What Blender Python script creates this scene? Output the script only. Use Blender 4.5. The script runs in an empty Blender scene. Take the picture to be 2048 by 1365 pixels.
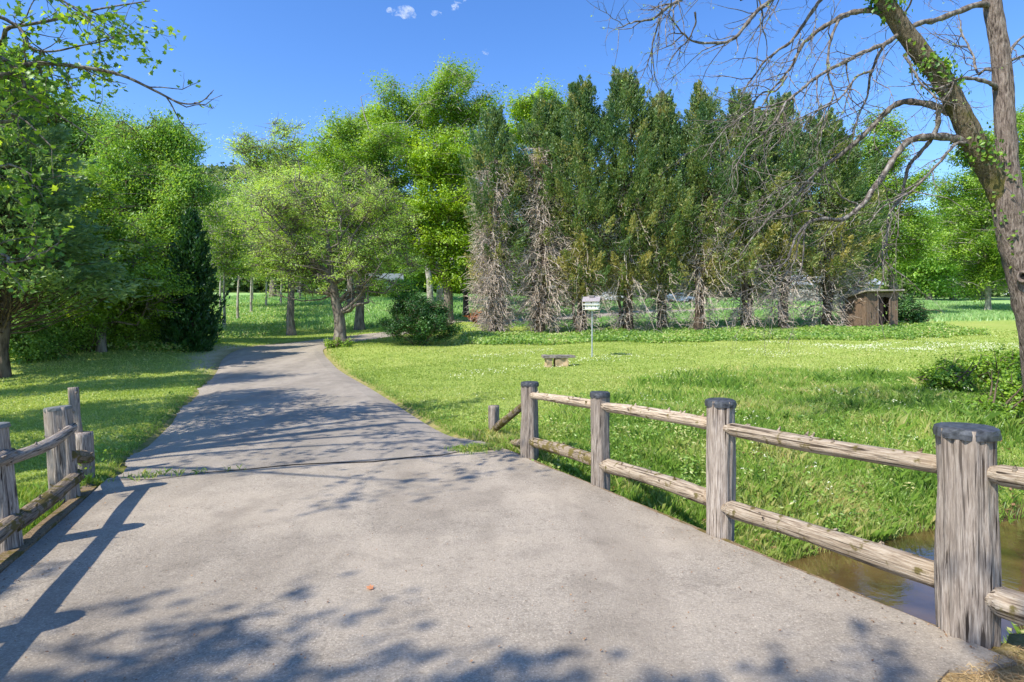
import bpy, math, random
import numpy as np
from mathutils import Vector, Matrix, noise as mnoise

S = bpy.context.scene
COL = S.collection
# ------------------------------------------------------------------ camera, sky, sun
F = 1149.0; HZ = 650.0; EYE = 1.55
cam_d = bpy.data.cameras.new("camera"); cam = bpy.data.objects.new("camera", cam_d); COL.objects.link(cam)
cam_d.sensor_width = 36.0; cam_d.lens = 36.0 * F / 2048.0
cam_d.shift_y = -(HZ - 682.5) / 2048.0 * -1
cam_d.clip_start = 0.05; cam_d.clip_end = 5000
cam.location = (0, 0, EYE); cam.rotation_euler = (math.radians(90), 0, 0)
S.camera = cam
SUN_EL = math.radians(48); SX, SY = 0.75, 0.66            # the way shadows fall on the ground
SUN_AZ = math.atan2(-SX, -SY)
w = bpy.data.worlds.new("World"); S.world = w; w.use_nodes = True
nt = w.node_tree; bg = nt.nodes["Background"]
sky = nt.nodes.new("ShaderNodeTexSky"); sky.sky_type = 'NISHITA'; sky.sun_disc = False
sky.sun_elevation = SUN_EL; sky.sun_rotation = SUN_AZ; sky.air_density = 1.0; sky.dust_density = 0.3; sky.ozone_density = 3.0
hs = nt.nodes.new("ShaderNodeHueSaturation"); hs.inputs['Hue'].default_value = 0.510; hs.inputs['Saturation'].default_value = 1.25
nt.links.new(sky.outputs[0], hs.inputs['Color']); nt.links.new(hs.outputs[0], bg.inputs[0]); bg.inputs[1].default_value = 0.15
sd = bpy.data.lights.new("sun", 'SUN'); sd.energy = 4.0; sd.angle = math.radians(0.5); sd.color = (1.0, 0.93, 0.80)
sun = bpy.data.objects.new("sun", sd); COL.objects.link(sun)
_d = Vector((SX * math.cos(SUN_EL), SY * math.cos(SUN_EL), -math.sin(SUN_EL)))
sun.rotation_euler = _d.to_track_quat('-Z', 'Y').to_euler()
S.view_settings.view_transform = 'Standard'; S.view_settings.look = 'None'
S.view_settings.exposure = 0.88; S.view_settings.gamma = 1.0
S.cycles.max_bounces = 8; S.cycles.transparent_max_bounces = 12; S.cycles.diffuse_bounces = 4

# ------------------------------------------------------------------ small helpers
def at(px, py, Y):
    return np.array([(px - 1024) * Y / F, Y, EYE - (py - HZ) * Y / F])
B = np.array([-0.405, 0.914]); P = np.array([0.914, 0.405])    # along the bridge, across it
def st(s, t): return s * B + t * P
def deckz(y): return -0.0374 * y

def tag(o, label=None, cat=None, group=None, kind=None):
    if label: o['label'] = label
    if cat: o['category'] = cat
    if group: o['group'] = group
    if kind: o['kind'] = kind
    return o
def empty(name, loc, rz=0.0):
    o = bpy.data.objects.new(name, None); COL.objects.link(o); o.location = loc; o.rotation_euler = (0, 0, rz)
    o.empty_display_size = 0.2
    return o
def copy_tree(o, parent=None):
    c = o.copy(); COL.objects.link(c)
    c.parent = parent
    for ch in list(o.children): copy_tree(ch, c)
    return c
def build_mesh(name, V, Fs, attrs=None, smooth=False):
    me = bpy.data.meshes.new(name)
    V = np.asarray(V, dtype=np.float32)
    me.vertices.add(len(V)); me.vertices.foreach_set('co', V.ravel())
    Fs = [np.asarray(f, dtype=np.int32) for f in Fs if len(f)]
    loops = np.concatenate([f.ravel() for f in Fs]); tot = np.concatenate([np.full(len(f), f.shape[1], dtype=np.int32) for f in Fs])
    starts = np.concatenate([[0], np.cumsum(tot)[:-1]]).astype(np.int32)
    me.loops.add(len(loops)); me.loops.foreach_set('vertex_index', loops)
    me.polygons.add(len(tot)); me.polygons.foreach_set('loop_start', starts)
    me.polygons.foreach_set('use_smooth', np.full(len(tot), smooth, dtype=bool))
    for k, (dom, a) in (attrs or {}).items():
        at_ = me.attributes.new(k, 'FLOAT', dom); at_.data.foreach_set('value', np.asarray(a, dtype=np.float32))
    me.update(calc_edges=True)
    return me
def obj(name, me, mat, parent=None, loc=(0, 0, 0)):
    o = bpy.data.objects.new(name, me); COL.objects.link(o); o.location = loc
    if mat is not None and not me.materials: me.materials.append(mat)
    if parent is not None: o.parent = parent
    return o
class MB:
    """collects pieces of one mesh"""
    def __init__(s): s.V = []; s.F = {}; s.n = 0; s.A = {}
    def add(s, V, *Fs, tint=None):
        V = np.asarray(V, float)
        for f in Fs:
            f = np.asarray(f, int); k = f.shape[1]
            s.F.setdefault(k, []).append(f + s.n)
            s.A.setdefault(k, []).append(np.full(len(f), 0.5) if tint is None else np.broadcast_to(tint, (len(f),)))
        s.V.append(V); s.n += len(V)
    def box(s, lo, hi, M=None):
        (x0, y0, z0), (x1, y1, z1) = lo, hi
        V = np.array([[x0,y0,z0],[x1,y0,z0],[x1,y1,z0],[x0,y1,z0],[x0,y0,z1],[x1,y0,z1],[x1,y1,z1],[x0,y1,z1]], float)
        if M is not None: V = V @ M.T
        s.add(V, [[0,3,2,1],[4,5,6,7],[0,1,5,4],[1,2,6,5],[2,3,7,6],[3,0,4,7]])
    def build(s, name, mat, parent=None, loc=(0,0,0), smooth=False):
        ks = sorted(s.F); V = np.concatenate(s.V)
        me = build_mesh(name, V, [np.concatenate(s.F[k]) for k in ks], {'tint': ('FACE', np.concatenate([np.concatenate(s.A[k]) for k in ks]))}, smooth)
        return obj(name, me, mat, parent, loc)
def unit(v):
    return v / np.maximum(np.linalg.norm(v, axis=-1, keepdims=True), 1e-9)
def tubes(mb, Pt, R, sides=5, tint=None, cap=False):
    """Pt (N,K,3) centre lines, R (N,K) radii"""
    Pt = np.asarray(Pt, float); R = np.asarray(R, float)
    if len(Pt) == 0: return
    N, K, _ = Pt.shape
    T = np.empty_like(Pt); T[:, 1:-1] = Pt[:, 2:] - Pt[:, :-2]; T[:, 0] = Pt[:, 1] - Pt[:, 0]; T[:, -1] = Pt[:, -1] - Pt[:, -2]
    T = unit(T)
    ref = np.zeros((N, 1, 3)); m = unit(Pt[:, -1] - Pt[:, 0]); ref[:, 0, :] = np.where(np.abs(m[:, 2:3]) > 0.75, np.array([[1., 0.1, 0]]), np.array([[0, 0, 1.]]))
    U = unit(np.cross(T, np.broadcast_to(ref, T.shape))); W = np.cross(T, U)
    a = np.linspace(0, 2 * np.pi, sides, endpoint=False)
    V = Pt[:, :, None, :] + R[:, :, None, None] * (np.cos(a)[None, None, :, None] * U[:, :, None, :] + np.sin(a)[None, None, :, None] * W[:, :, None, :])
    i = np.arange(N)[:, None, None] * (K * sides); k = np.arange(K - 1)[None, :, None] * sides; j = np.arange(sides)[None, None, :]; j2 = (j + 1) % sides
    Fq = np.stack([i + k + j, i + k + j2, i + k + sides + j2, i + k + sides + j], -1).reshape(-1, 4)
    mb.add(V.reshape(-1, 3), Fq, tint=tint)
def curve3(p0, p1, K, sag, rng, jit=0.08):
    """N curved lines between p0 and p1, lifted in the middle by sag*len"""
    t = np.linspace(0, 1, K)[None, :, None]; L = np.linalg.norm(p1 - p0, axis=1)[:, None, None]
    Q = p0[:, None] * (1 - t) + p1[:, None] * t
    Q[:, :, 2:3] += 4 * t * (1 - t) * sag * L
    n = rng.normal(size=Q.shape) * jit * L * np.sin(np.pi * t) * 0.5
    return Q + n
def leaves(mb, C, Nrm, L, W, tint, rng, up=None):
    """kite shaped leaves at C"""
    n = len(C)
    if up is None: up = unit(rng.normal(size=(n, 3)))
    Nn = unit(Nrm); U = unit(np.cross(Nn, up)); Vv = np.cross(U, Nn)
    L = np.broadcast_to(L, (n,))[:, None]; W = np.broadcast_to(W, (n,))[:, None]
    V = np.stack([C - Vv * L * .5, C + U * W * .5 - Vv * L * .05 + Nn * W * .12, C + Vv * L * .5, C - U * W * .5 - Vv * L * .05 + Nn * W * .12], 1).reshape(-1, 3)
    mb.add(V, np.arange(n * 4).reshape(n, 4), tint=tint)
def lobed(mb, C, Nrm, L, tint, rng):
    n = len(C); up = unit(rng.normal(size=(n, 3)) + [0, 0, -.6])
    Nn = unit(Nrm); U = unit(np.cross(Nn, up)); Vv = np.cross(U, Nn); L = np.broadcast_to(L, (n,))
    shp = np.array([(0,-.45),(.16,-.3),(.46,-.22),(.28,0),(.5,.2),(.22,.2),(0,.55),(-.22,.2),(-.5,.2),(-.28,0),(-.46,-.22),(-.16,-.3)])
    V = C[:, None] + L[:, None, None] * (shp[None, :, :1] * U[:, None] + shp[None, :, 1:] * Vv[:, None]) + (np.abs(shp[:, 0])[None, :, None] * L[:, None, None] * .25) * Nn[:, None]
    m = len(shp); mb.add(V.reshape(-1, 3), np.arange(n * m).reshape(n, m), tint=tint)

# ------------------------------------------------------------------ materials
def newmat(name):
    m = bpy.data.materials.new(name); m.use_nodes = True; nt = m.node_tree
    for n in list(nt.nodes): nt.nodes.remove(n)
    out = nt.nodes.new("ShaderNodeOutputMaterial")
    return m, nt, out
def N(nt, typ, **kw):
    n = nt.nodes.new("ShaderNode" + typ)
    for k, v in kw.items():
        if k in n.inputs: n.inputs[k].default_value = v
        else: setattr(n, k, v)
    return n
def ramp(nt, stops, src=None, interp='LINEAR'):
    r = nt.nodes.new("ShaderNodeValToRGB"); r.color_ramp.interpolation = interp
    el = r.color_ramp.elements
    while len(el) < len(stops): el.new(0.5)
    for e, (p, c) in zip(el, stops):
        e.position = p; e.color = (c, c, c, 1) if isinstance(c, (int, float)) else (*c, 1)
    if src is not None: nt.links.new(src, r.inputs[0])
    return r
def mixc(nt, fac, a, b, mode='MIX'):
    m = nt.nodes.new("ShaderNodeMix"); m.data_type = 'RGBA'; m.blend_type = mode
    for s, v in ((m.inputs[0], fac), (m.inputs[6], a), (m.inputs[7], b)):
        if hasattr(v, 'is_output'): nt.links.new(v, s)
        elif isinstance(v, (int, float)): s.default_value = v
        else: s.default_value = (*v, 1)
    return m.outputs[2]
def noise(nt, scale, detail=4, coord='Object', stretch=None, rough=.55, src=None):
    tc = nt.nodes.new("ShaderNodeTexCoord"); o = tc.outputs[coord]
    if stretch:
        mp = nt.nodes.new("ShaderNodeMapping"); mp.inputs['Scale'].default_value = stretch; nt.links.new(o, mp.inputs[0]); o = mp.outputs[0]
    n = N(nt, "TexNoise", Scale=scale, Detail=detail, Roughness=rough); nt.links.new(o, n.inputs['Vector'])
    return n.outputs['Fac']
def bump(nt, h, strength=.3, dist=.02):
    b = N(nt, "Bump", Strength=strength, Distance=dist); nt.links.new(h, b.inputs['Height']); return b.outputs[0]
def leafmat(name, c0, c1, c2, trans=.4, nscale=.5):
    m, nt, out = newmat(name)
    a = N(nt, "Attribute", attribute_name='tint')
    r = ramp(nt, [(0, c0), (.5, c1), (1, c2)], a.outputs['Fac'])
    d = N(nt, "BsdfDiffuse"); t = N(nt, "BsdfTranslucent"); g = N(nt, "BsdfGlossy", Roughness=.45)
    nt.links.new(r.outputs[0], d.inputs[0])
    tcol = mixc(nt, 1.0, r.outputs[0], (1.25, 1.15, .55), 'MULTIPLY'); nt.links.new(tcol, t.inputs[0])
    g.inputs[0].default_value = (.9, .95, 1, 1)
    mx = N(nt, "MixShader", Fac=trans); nt.links.new(d.outputs[0], mx.inputs[1]); nt.links.new(t.outputs[0], mx.inputs[2])
    m2 = N(nt, "MixShader", Fac=.035); nt.links.new(mx.outputs[0], m2.inputs[1]); nt.links.new(g.outputs[0], m2.inputs[2])
    nt.links.new(m2.outputs[0], out.inputs[0]); return m
def barkmat(name, c0, c1, c2=None, scale=6, zs=.22, moss=None, bstr=.7, dist=.03):
    m, nt, out = newmat(name)
    n1 = noise(nt, scale, 6, stretch=(1, 1, zs), rough=.65); n2 = noise(nt, 1.3, 3)
    r = ramp(nt, [(.38, c0), (.49, c1), (.64, c2 or c1)], n1)
    c = mixc(nt, ramp(nt, [(.35, .0), (.65, .5)], n2).outputs[0], r.outputs[0], tuple(x * .8 for x in c1))
    if moss:
        c = mixc(nt, ramp(nt, [(.52, 0.), (.62, .85)], noise(nt, 2.2, 5)).outputs[0], c, moss)
    b = N(nt, "BsdfPrincipled", Roughness=.9); nt.links.new(c, b.inputs['Base Color']); nt.links.new(bump(nt, n1, bstr, dist), b.inputs['Normal'])
    b.inputs['Specular IOR Level'].default_value = .15
    nt.links.new(b.outputs[0], out.inputs[0]); return m
def plain(name, col, rough=.6, metal=0., nscale=0, var=.3, spec=.3):
    m, nt, out = newmat(name); b = N(nt, "BsdfPrincipled", Roughness=rough, Metallic=metal); b.inputs['Specular IOR Level'].default_value = spec
    if nscale:
        n = noise(nt, nscale, 5)
        c = ramp(nt, [(.3, tuple(x * (1 - var) for x in col)), (.7, tuple(min(1, x * (1 + var)) for x in col))], n)
        nt.links.new(c.outputs[0], b.inputs['Base Color']); nt.links.new(bump(nt, n, .3, .01), b.inputs['Normal'])
    else: b.inputs['Base Color'].default_value = (*col, 1)
    nt.links.new(b.outputs[0], out.inputs[0]); return m

def woodmat(name, light, mid, dark, moss=0.):
    m, nt, out = newmat(name)
    tc = N(nt, "TexCoord"); oi = N(nt, "ObjectInfo"); sc_ = N(nt, "Math", operation='MULTIPLY'); sc_.inputs[1].default_value = 37.; nt.links.new(oi.outputs['Random'], sc_.inputs[0]); va = N(nt, "VectorMath", operation='ADD'); nt.links.new(tc.outputs['Object'], va.inputs[0]); nt.links.new(sc_.outputs[0], va.inputs[1])
    mp = N(nt, "Mapping"); mp.inputs['Scale'].default_value = (1, 1, .07); nt.links.new(va.outputs[0], mp.inputs[0])
    n1 = N(nt, "TexNoise", Scale=100., Detail=6., Roughness=.68); nt.links.new(mp.outputs[0], n1.inputs['Vector'])
    mp2 = N(nt, "Mapping"); mp2.inputs['Scale'].default_value = (1, 1, .035); nt.links.new(va.outputs[0], mp2.inputs[0])
    n2 = N(nt, "TexNoise", Scale=48., Detail=3., Distortion=.8); nt.links.new(mp2.outputs[0], n2.inputs['Vector'])
    n3 = noise(nt, 5, 4, stretch=(1, 1, .35))
    r = ramp(nt, [(.3, dark), (.47, mid), (.62, light)], n1.outputs['Fac'])
    crack = ramp(nt, [(.36, 1.), (.43, 0.)], n2.outputs['Fac'])
    c = mixc(nt, crack.outputs[0], r.outputs[0], tuple(x * .35 for x in dark))
    c = mixc(nt, ramp(nt, [(.45, 0.), (.7, .55)], n3).outputs[0], c, mid)
    c = mixc(nt, ramp(nt, [(.5, 0.), (.75, .5)], noise(nt, 2.1, 4)).outputs[0], c, (mid[0] * 1.05, mid[1] * .95, mid[2] * .82))
    if moss:
        c = mixc(nt, ramp(nt, [(.60 - .12 * moss, 0.), (.66 - .12 * moss, .9)], noise(nt, 9, 6)).outputs[0], c, (.13, .105, .025))
    b = N(nt, "BsdfPrincipled", Roughness=.88); b.inputs['Specular IOR Level'].default_value = .2
    nt.links.new(c, b.inputs['Base Color'])
    tone = N(nt, "HueSaturation"); rv_ = N(nt, "MapRange"); rv_.inputs['To Min'].default_value = .74; rv_.inputs['To Max'].default_value = 1.04; nt.links.new(oi.outputs['Random'], rv_.inputs[0]); nt.links.new(rv_.outputs[0], tone.inputs['Value']); nt.links.new(c, tone.inputs['Color']); nt.links.new(tone.outputs[0], b.inputs['Base Color'])
    h = mixc(nt, .5, n1.outputs['Fac'], n2.outputs['Fac']); nt.links.new(bump(nt, h, .9, .02), b.inputs['Normal'])
    nt.links.new(b.outputs[0], out.inputs[0]); return m

M = {}
M['wood'] = woodmat('weathered_wood', (.47, .41, .355), (.30, .25, .21), (.11, .085, .07))
M['wood2'] = woodmat('weathered_rail_wood', (.56, .48, .38), (.38, .30, .22), (.16, .115, .08), 0.25)
M['woodmoss'] = woodmat('mossy_wood', (.40, .32, .24), (.25, .2, .15), (.09, .07, .05), 1.0)
M['cap'] = plain('metal_cap', (.07, .075, .085), .5, .35, 30, .6)
M['timber'] = woodmat('kerb_timber', (.34, .25, .15), (.22, .16, .1), (.10, .07, .045), .5)
M['bark_walnut'] = barkmat('walnut_bark', (.045, .034, .03), (.21, .165, .14), (.38, .32, .28), 34, .16, None, 1.0, .06)
M['bark_walnut_moss'] = barkmat('walnut_bark_mossy', (.04, .032, .024), (.19, .15, .105), (.33, .28, .21), 34, .16, (.12, .11, .03), 1.0, .06)
M['limb'] = barkmat('limb_bark', (.05, .04, .035), (.15, .125, .11), (.34, .32, .295), 16, .5, None, .6, .02)
M['bark_grey'] = barkmat('grey_bark', (.07, .058, .05), (.19, .165, .14), (.30, .27, .23), 7, .25, None, .9, .04)
M['bark_brown'] = barkmat('brown_bark', (.045, .032, .025), (.13, .095, .07), (.22, .17, .13), 8, .18, None, .9, .04)
M['bark_pale'] = barkmat('pale_bark', (.16, .14, .12), (.36, .33, .29), (.55, .53, .49), 3, .5)
M['dead'] = barkmat('dead_twigs', (.26, .21, .17), (.50, .42, .35), (.68, .60, .53), 3, .5)
M['lime'] = leafmat('lime_leaf', (.17, .31, .012), (.30, .50, .02), (.46, .64, .04), .5)
M['lime2'] = leafmat('bright_leaf', (.11, .23, .02), (.23, .41, .035), (.38, .56, .06), .5)
M['pale'] = leafmat('pale_leaf', (.29, .47, .07), (.42, .62, .12), (.58, .75, .22), .55)
M['mid'] = leafmat('mid_leaf', (.14, .29, .04), (.26, .47, .07), (.42, .63, .12), .55)
M['deep'] = leafmat('deep_leaf', (.10, .24, .045), (.19, .36, .07), (.33, .52, .11), .5)
M['bush'] = leafmat('bush_leaf', (.022, .075, .018), (.045, .14, .03), (.12, .27, .055), .35)
M['pine'] = leafmat('pine_needle', (.14, .25, .10), (.24, .37, .15), (.37, .50, .22), .5)
M['juniper'] = leafmat('juniper_scale', (.022, .08, .018), (.038, .12, .024), (.08, .19, .04), .35)
M['cedar'] = leafmat('cedar_scale', (.05, .135, .05), (.17, .265, .075), (.52, .46, .17), .4)
M['syc'] = leafmat('sycamore_leaf', (.09, .21, .035), (.20, .38, .05), (.46, .64, .06), .58)
M['rust'] = leafmat('rust_leaf', (.30, .09, .04), (.48, .18, .08), (.6, .28, .14), .3)
M['ivy'] = leafmat('ivy_leaf', (.05, .13, .015), (.12, .26, .02), (.25, .40, .03), .4)
M['grass'] = leafmat('grass_blade', (.20, .31, .05), (.38, .49, .11), (.62, .62, .27), .4)
M['weed'] = leafmat('weed_leaf', (.09, .21, .03), (.28, .46, .07), (.62, .58, .27), .45)
M['meadow'] = leafmat('meadow_blade', (.16, .33, .10), (.30, .50, .18), (.50, .62, .30), .4)
M['flower'] = plain('white_petals', (.66, .68, .50), .7)
M['straw'] = leafmat('straw', (.22, .13, .05), (.40, .27, .13), (.55, .42, .22), .2)
M['litter'] = leafmat('dry_leaf', (.12, .06, .03), (.22, .12, .06), (.34, .2, .1), .1)
M['hillwood'] = leafmat('hill_foliage', (.07, .14, .06), (.16, .25, .085), (.28, .36, .13), .35)

# ------------------------------------------------------------------ the lie of the land
_cp = []
for px, py, Y in [(1115,733,21),(1184,714,24),(1100,690,31),(985,672,36),(1190,670,36),(1400,668,36),(1560,664,36),(1640,660,37),(1755,655,38),(2000,640,43),(1978,625,58),
                  (1800,690,30),(2000,725,20),(1500,785,15.4),(1400,760,17),(1250,790,14),(1850,745,19),(585,672,40),(718,660,44),(893,640,44),(932,635,51),(700,588,82),(560,592,80),
                  (900,596,80),(1100,600,85),(1400,601,90),(1900,600,92),(1650,603,85),(685,690,30),(840,690,30),(380,690,28),(250,697,26),(450,640,47),(480,610,62),(5,758,20.7),(100,720,23),
                  (790,800,13.7),(372,800,13.7),(680,735,23.2),(430,735,23.2),(555,706,28),(615,692,31.5),(680,680,34.5),(760,669,38.5),(850,660,43),(950,650,48),(1080,642,54),
                  (2200,600,92),(2300,640,45),(400,600,85),(100,590,75),(250,620,50)]:
    _cp.append(at(px, py, Y))
for x, y, z in [(-.8,9.4,-.34),(-6,9.4,-.34),(-10,10,-.38),(-18,12,-.42),(4,10,-.36),(9,12,-.25),(14,14,-.1),(-3,8,-.30),(-9,3,-.3),(-16,0,-.4),(0,-3,.05),(4,-2,.0),(9,1,-.1),(16,6,-.1),(-4,-6,.1),(4,-20,.5),
                (-30,-20,.3),(25,-20,.3),(-40,20,.5),(40,20,.8),(200,300,12),(-200,300,22),(0,300,14),(60,150,9),(-60,150,11),(-200,0,4),(200,0,6),(150,120,9),(0,450,18),(400,600,24),(-400,600,40),(-400,-100,10),(400,-100,10)]:
    _cp.append(np.array([x, y, z], float))
_cp = np.array(_cp)
def _phi(r): return np.sqrt(r * r + 1.0)
_A = _phi(np.linalg.norm(_cp[:, None, :2] - _cp[None, :, :2], axis=2)); _n = len(_cp)
_A = _A - np.eye(_n) * 0.35
_Am = np.block([[_A, np.ones((_n, 1))], [np.ones((1, _n)), np.zeros((1, 1))]])
_wt = np.linalg.solve(_Am, np.append(_cp[:, 2], 0))
def smooth(a, b, x):
    t = np.clip((x - a) / (b - a), 0, 1); return t * t * (3 - 2 * t)
ROADC = np.array([[-2.43,7.75,2.5],[-3.41,9.4,2.4],[-5.27,13.7,2.3],[-7.4,18.5,2.3],[-9.47,23.2,2.3],[-10.9,26.5,2.25],[-11.5,29,2.1],[-11.25,31.8,1.95],[-10.3,34.6,1.9],[-8.85,38.5,1.85],[-6.5,43,1.8],[-3.1,48,1.8],[2.6,54,1.8],[15,62,1.8],[40,70,1.8]])
def catmull(Q, n=8):
    Q = np.asarray(Q, float); out = []
    E = np.vstack([2 * Q[0] - Q[1], Q, 2 * Q[-1] - Q[-2]])
    for i in range(1, len(E) - 2):
        for t in np.linspace(0, 1, n, endpoint=False):
            a, b, c, d = E[i-1], E[i], E[i+1], E[i+2]
            out.append(.5 * ((2*b) + (-a+c)*t + (2*a-5*b+4*c-d)*t*t + (-a+3*b-3*c+d)*t**3))
    out.append(Q[-1]); return np.array(out)
RC = catmull(ROADC, 8)
def road_sd(x, y):
    """signed distance to the driveway's edge, negative on it"""
    x = np.asarray(x, float); y = np.asarray(y, float); best = np.full(x.shape, 1e9)
    for a, b in zip(RC[:-1:2], RC[2::2]):
        d = b[:2] - a[:2]; L2 = d @ d
        u = np.clip(((x - a[0]) * d[0] + (y - a[1]) * d[1]) / L2, 0, 1)
        q = np.hypot(x - a[0] - u * d[0], y - a[1] - u * d[1]) - (a[2] + u * (b[2] - a[2]))
        best = np.minimum(best, q)
    return best
TL, TR, S0, S1 = -1.6, 3.42, 1.62, 8.07           # the deck: across from TL to TR, along from S0 to S1
WATER = -1.3
def sraw(x, y): return x * B[0] + y * B[1]
def traw(x, y): return x * P[0] + y * P[1]
def gz(x, y, detail=True):
    x = np.asarray(x, float); y = np.asarray(y, float); shp = x.shape; X = x.ravel(); Y = y.ravel(); z = np.full(X.shape, _wt[-1])
    for (cx, cy, _), wv in zip(_cp, _wt[:-1]): z = z + wv * _phi(np.hypot(X - cx, Y - cy))
    s = sraw(X, Y); t = traw(X, Y)
    if detail:
        z = z + .035 * np.sin(X * .9 + 1.3 * np.sin(Y * .4)) * np.sin(Y * .75 + .7) * smooth(0, 1.5, road_sd(X, Y)) * smooth(70, 20, np.hypot(X, Y))
    sc = s - .35 * np.sin(t * .55 - 1.4) * smooth(4, 7, np.abs(t)) - .02 * (t - 3)
    bank = 1.9 + .5 * np.sin(t * .8) + .22 * np.sin(t * 2.3 + 1)
    far = smooth(3.85, 4.85 + bank + .9, sc) ** .75; near = smooth(2.95, 1.35, sc)
    m = np.maximum(far, near)
    z = z * m + (WATER - .32) * (1 - m)
    bed = (sc > 2.6) & (sc < 4.2)
    z = np.where(bed, np.minimum(z, WATER - .3 + .35 * np.maximum(smooth(3.7, 4.3, sc), smooth(3.1, 2.75, sc)) ), z)
    # under the deck and the road sheets
    ind = smooth(-.25, .12, np.minimum(np.minimum(t - TL, TR - t), S1 - .1 - s)) * (s > -40)
    z = np.minimum(z, z * (1 - ind) + (deckz(Y) - .42) * ind) if True else z
    z = z - .09 * smooth(.12, -.12, road_sd(X, Y)) * (s > S1 - .5)
    near_road = (s <= S0) & (t > TL) & (t < TR - .6)
    z = np.where(near_road, np.minimum(z, deckz(Y) - .1), z)
    rc = (s <= S0 + .15) & (t >= TR - .6) & (t < TR + 3)      # the shoulder at the near corner of the deck
    z = np.where(rc & (s > -3), np.maximum(z, deckz(Y) - .015 - .3 * smooth(TR + .4, TR + 1.8, t)), z)
    return z.reshape(shp)
def g1(x, y): return float(gz(np.array([x]), np.array([y]))[0])

def sinh_grid(c, lo, hi, a, n):
    u = np.linspace(math.asinh((lo - c) / a), math.asinh((hi - c) / a), n); return c + a * np.sinh(u)
gx = sinh_grid(1.5, -500, 500, 4.0, 460); gy = sinh_grid(6.0, -60, 700, 4.0, 460)
GX, GY = np.meshgrid(gx, gy); GZ = gz(GX, GY)
n = len(gx); ii, jj = np.meshgrid(np.arange(n - 1), np.arange(len(gy) - 1)); q = (jj * n + ii).ravel()
V = np.stack([GX.ravel(), GY.ravel(), GZ.ravel()], 1)
_s = sraw(GX, GY).ravel(); _z = GZ.ravel()
mud = smooth(WATER + .22, WATER + .04, _z) * (np.abs(_s) < 9)
rsd = road_sd(GX, GY).ravel()
edge = smooth(.35, .05, rsd) * .8
def inwood(x, y):     # wooded strip on the left, under the cedars
    a = smooth(-9.2, -13.5, x + .42 * (y - 22)) * smooth(14, 20, y) * smooth(44, 34, y) * 0 + smooth(2, 5, -(x + 11.5 + .47 * (y - 12))) * 0
    return a
gravel = smooth(2.5, 1.2, np.hypot((GX + 12.4 + .35 * (GY - 26)) / 1.0, (GY - 26) / 2.0) + .3 * np.sin(GX * 2.1) * np.sin(GY * 1.7)).ravel()
cor = ((_s < S0 + .2) & (traw(GX, GY).ravel() > TR - 1.2)).astype(float) * smooth(6, 3, np.hypot(GX, GY)).ravel()
mead = np.maximum(smooth(40, 47, GY + .25 * np.minimum(GX, 0)), 0).ravel() * smooth(.5, 2.5, rsd)
m, nt, out = newmat('lawn_soil')
A = lambda k: N(nt, "Attribute", attribute_name=k).outputs['Fac']
nA = noise(nt, .35, 5); nB = noise(nt, 6, 6, rough=.7); nC = noise(nt, 60, 4, rough=.7)
c = ramp(nt, [(.3, (.19, .27, .05)), (.5, (.31, .40, .085)), (.7, (.44, .49, .15))], nB).outputs[0]
c = mixc(nt, ramp(nt, [(.4, 0.), (.68, .6)], nA).outputs[0], c, (.42, .45, .14))
c = mixc(nt, ramp(nt, [(.46, 0.), (.60, .35)], nC).outputs[0], c, (.12, .20, .025))
c = mixc(nt, A('meadow'), c, ramp(nt, [(.35, (.20, .36, .11)), (.65, (.36, .52, .2))], nB).outputs[0])
c = mixc(nt, A('gravel'), c, ramp(nt, [(.4, (.36, .33, .18)), (.55, (.60, .50, .36))], nC).outputs[0])
c = mixc(nt, A('edge'), c, ramp(nt, [(.40, (.16, .19, .04)), (.6, (.36, .25, .14))], nB).outputs[0])
c = mixc(nt, A('straw'), c, ramp(nt, [(.4, (.26, .16, .07)), (.6, (.48, .34, .18))], nC).outputs[0])
c = mixc(nt, A('mud'), c, ramp(nt, [(.4, (.06, .042, .02)), (.6, (.17, .115, .055))], nB).outputs[0])
b = N(nt, "BsdfPrincipled", Roughness=.95); b.inputs['Specular IOR Level'].default_value = .1
nt.links.new(c, b.inputs['Base Color']); nt.links.new(bump(nt, mixc(nt, .5, nB, nC), .8, .06), b.inputs['Normal']); nt.links.new(b.outputs[0], out.inputs[0])
ground = obj('ground', build_mesh('ground', V, [np.stack([q, q + 1, q + n + 1, q + n], 1)], {'mud': ('POINT', mud), 'edge': ('POINT', edge), 'gravel': ('POINT', gravel), 'straw': ('POINT', cor), 'meadow': ('POINT', mead)}, True), m)
tag(ground, kind='structure')

# creek water
m, nt, out = newmat('creek_water')
nW = noise(nt, 5, 4, stretch=(1, 1, 1)); nBd = noise(nt, 1.1, 4)
b = N(nt, "BsdfPrincipled", Roughness=.04, IOR=1.5)
nt.links.new(ramp(nt, [(.35, (.035, .022, .010)), (.65, (.13, .08, .03))], nBd).outputs[0], b.inputs['Base Color']); b.inputs['Specular IOR Level'].default_value = .9
nt.links.new(bump(nt, nW, .12, .02), b.inputs['Normal']); nt.links.new(b.outputs[0], out.inputs[0])
ts = np.linspace(-40, 60, 120); rows = []
for k, sv in enumerate(np.linspace(2.2, 5.6, 8)):
    for t in ts:
        off = .35 * math.sin(t * .55 - 1.4) * float(smooth(4, 7, abs(t))) + .02 * (t - 3)
        xy = st(sv + off, t); rows.append([xy[0], xy[1], WATER])
k = np.arange(7 * 120).reshape(7, 120)[:, :-1].ravel()
tag(obj('creek_water', build_mesh('creek_water', rows, [np.stack([k, k + 120, k + 121, k + 1], 1)]), m), kind='structure')

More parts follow.
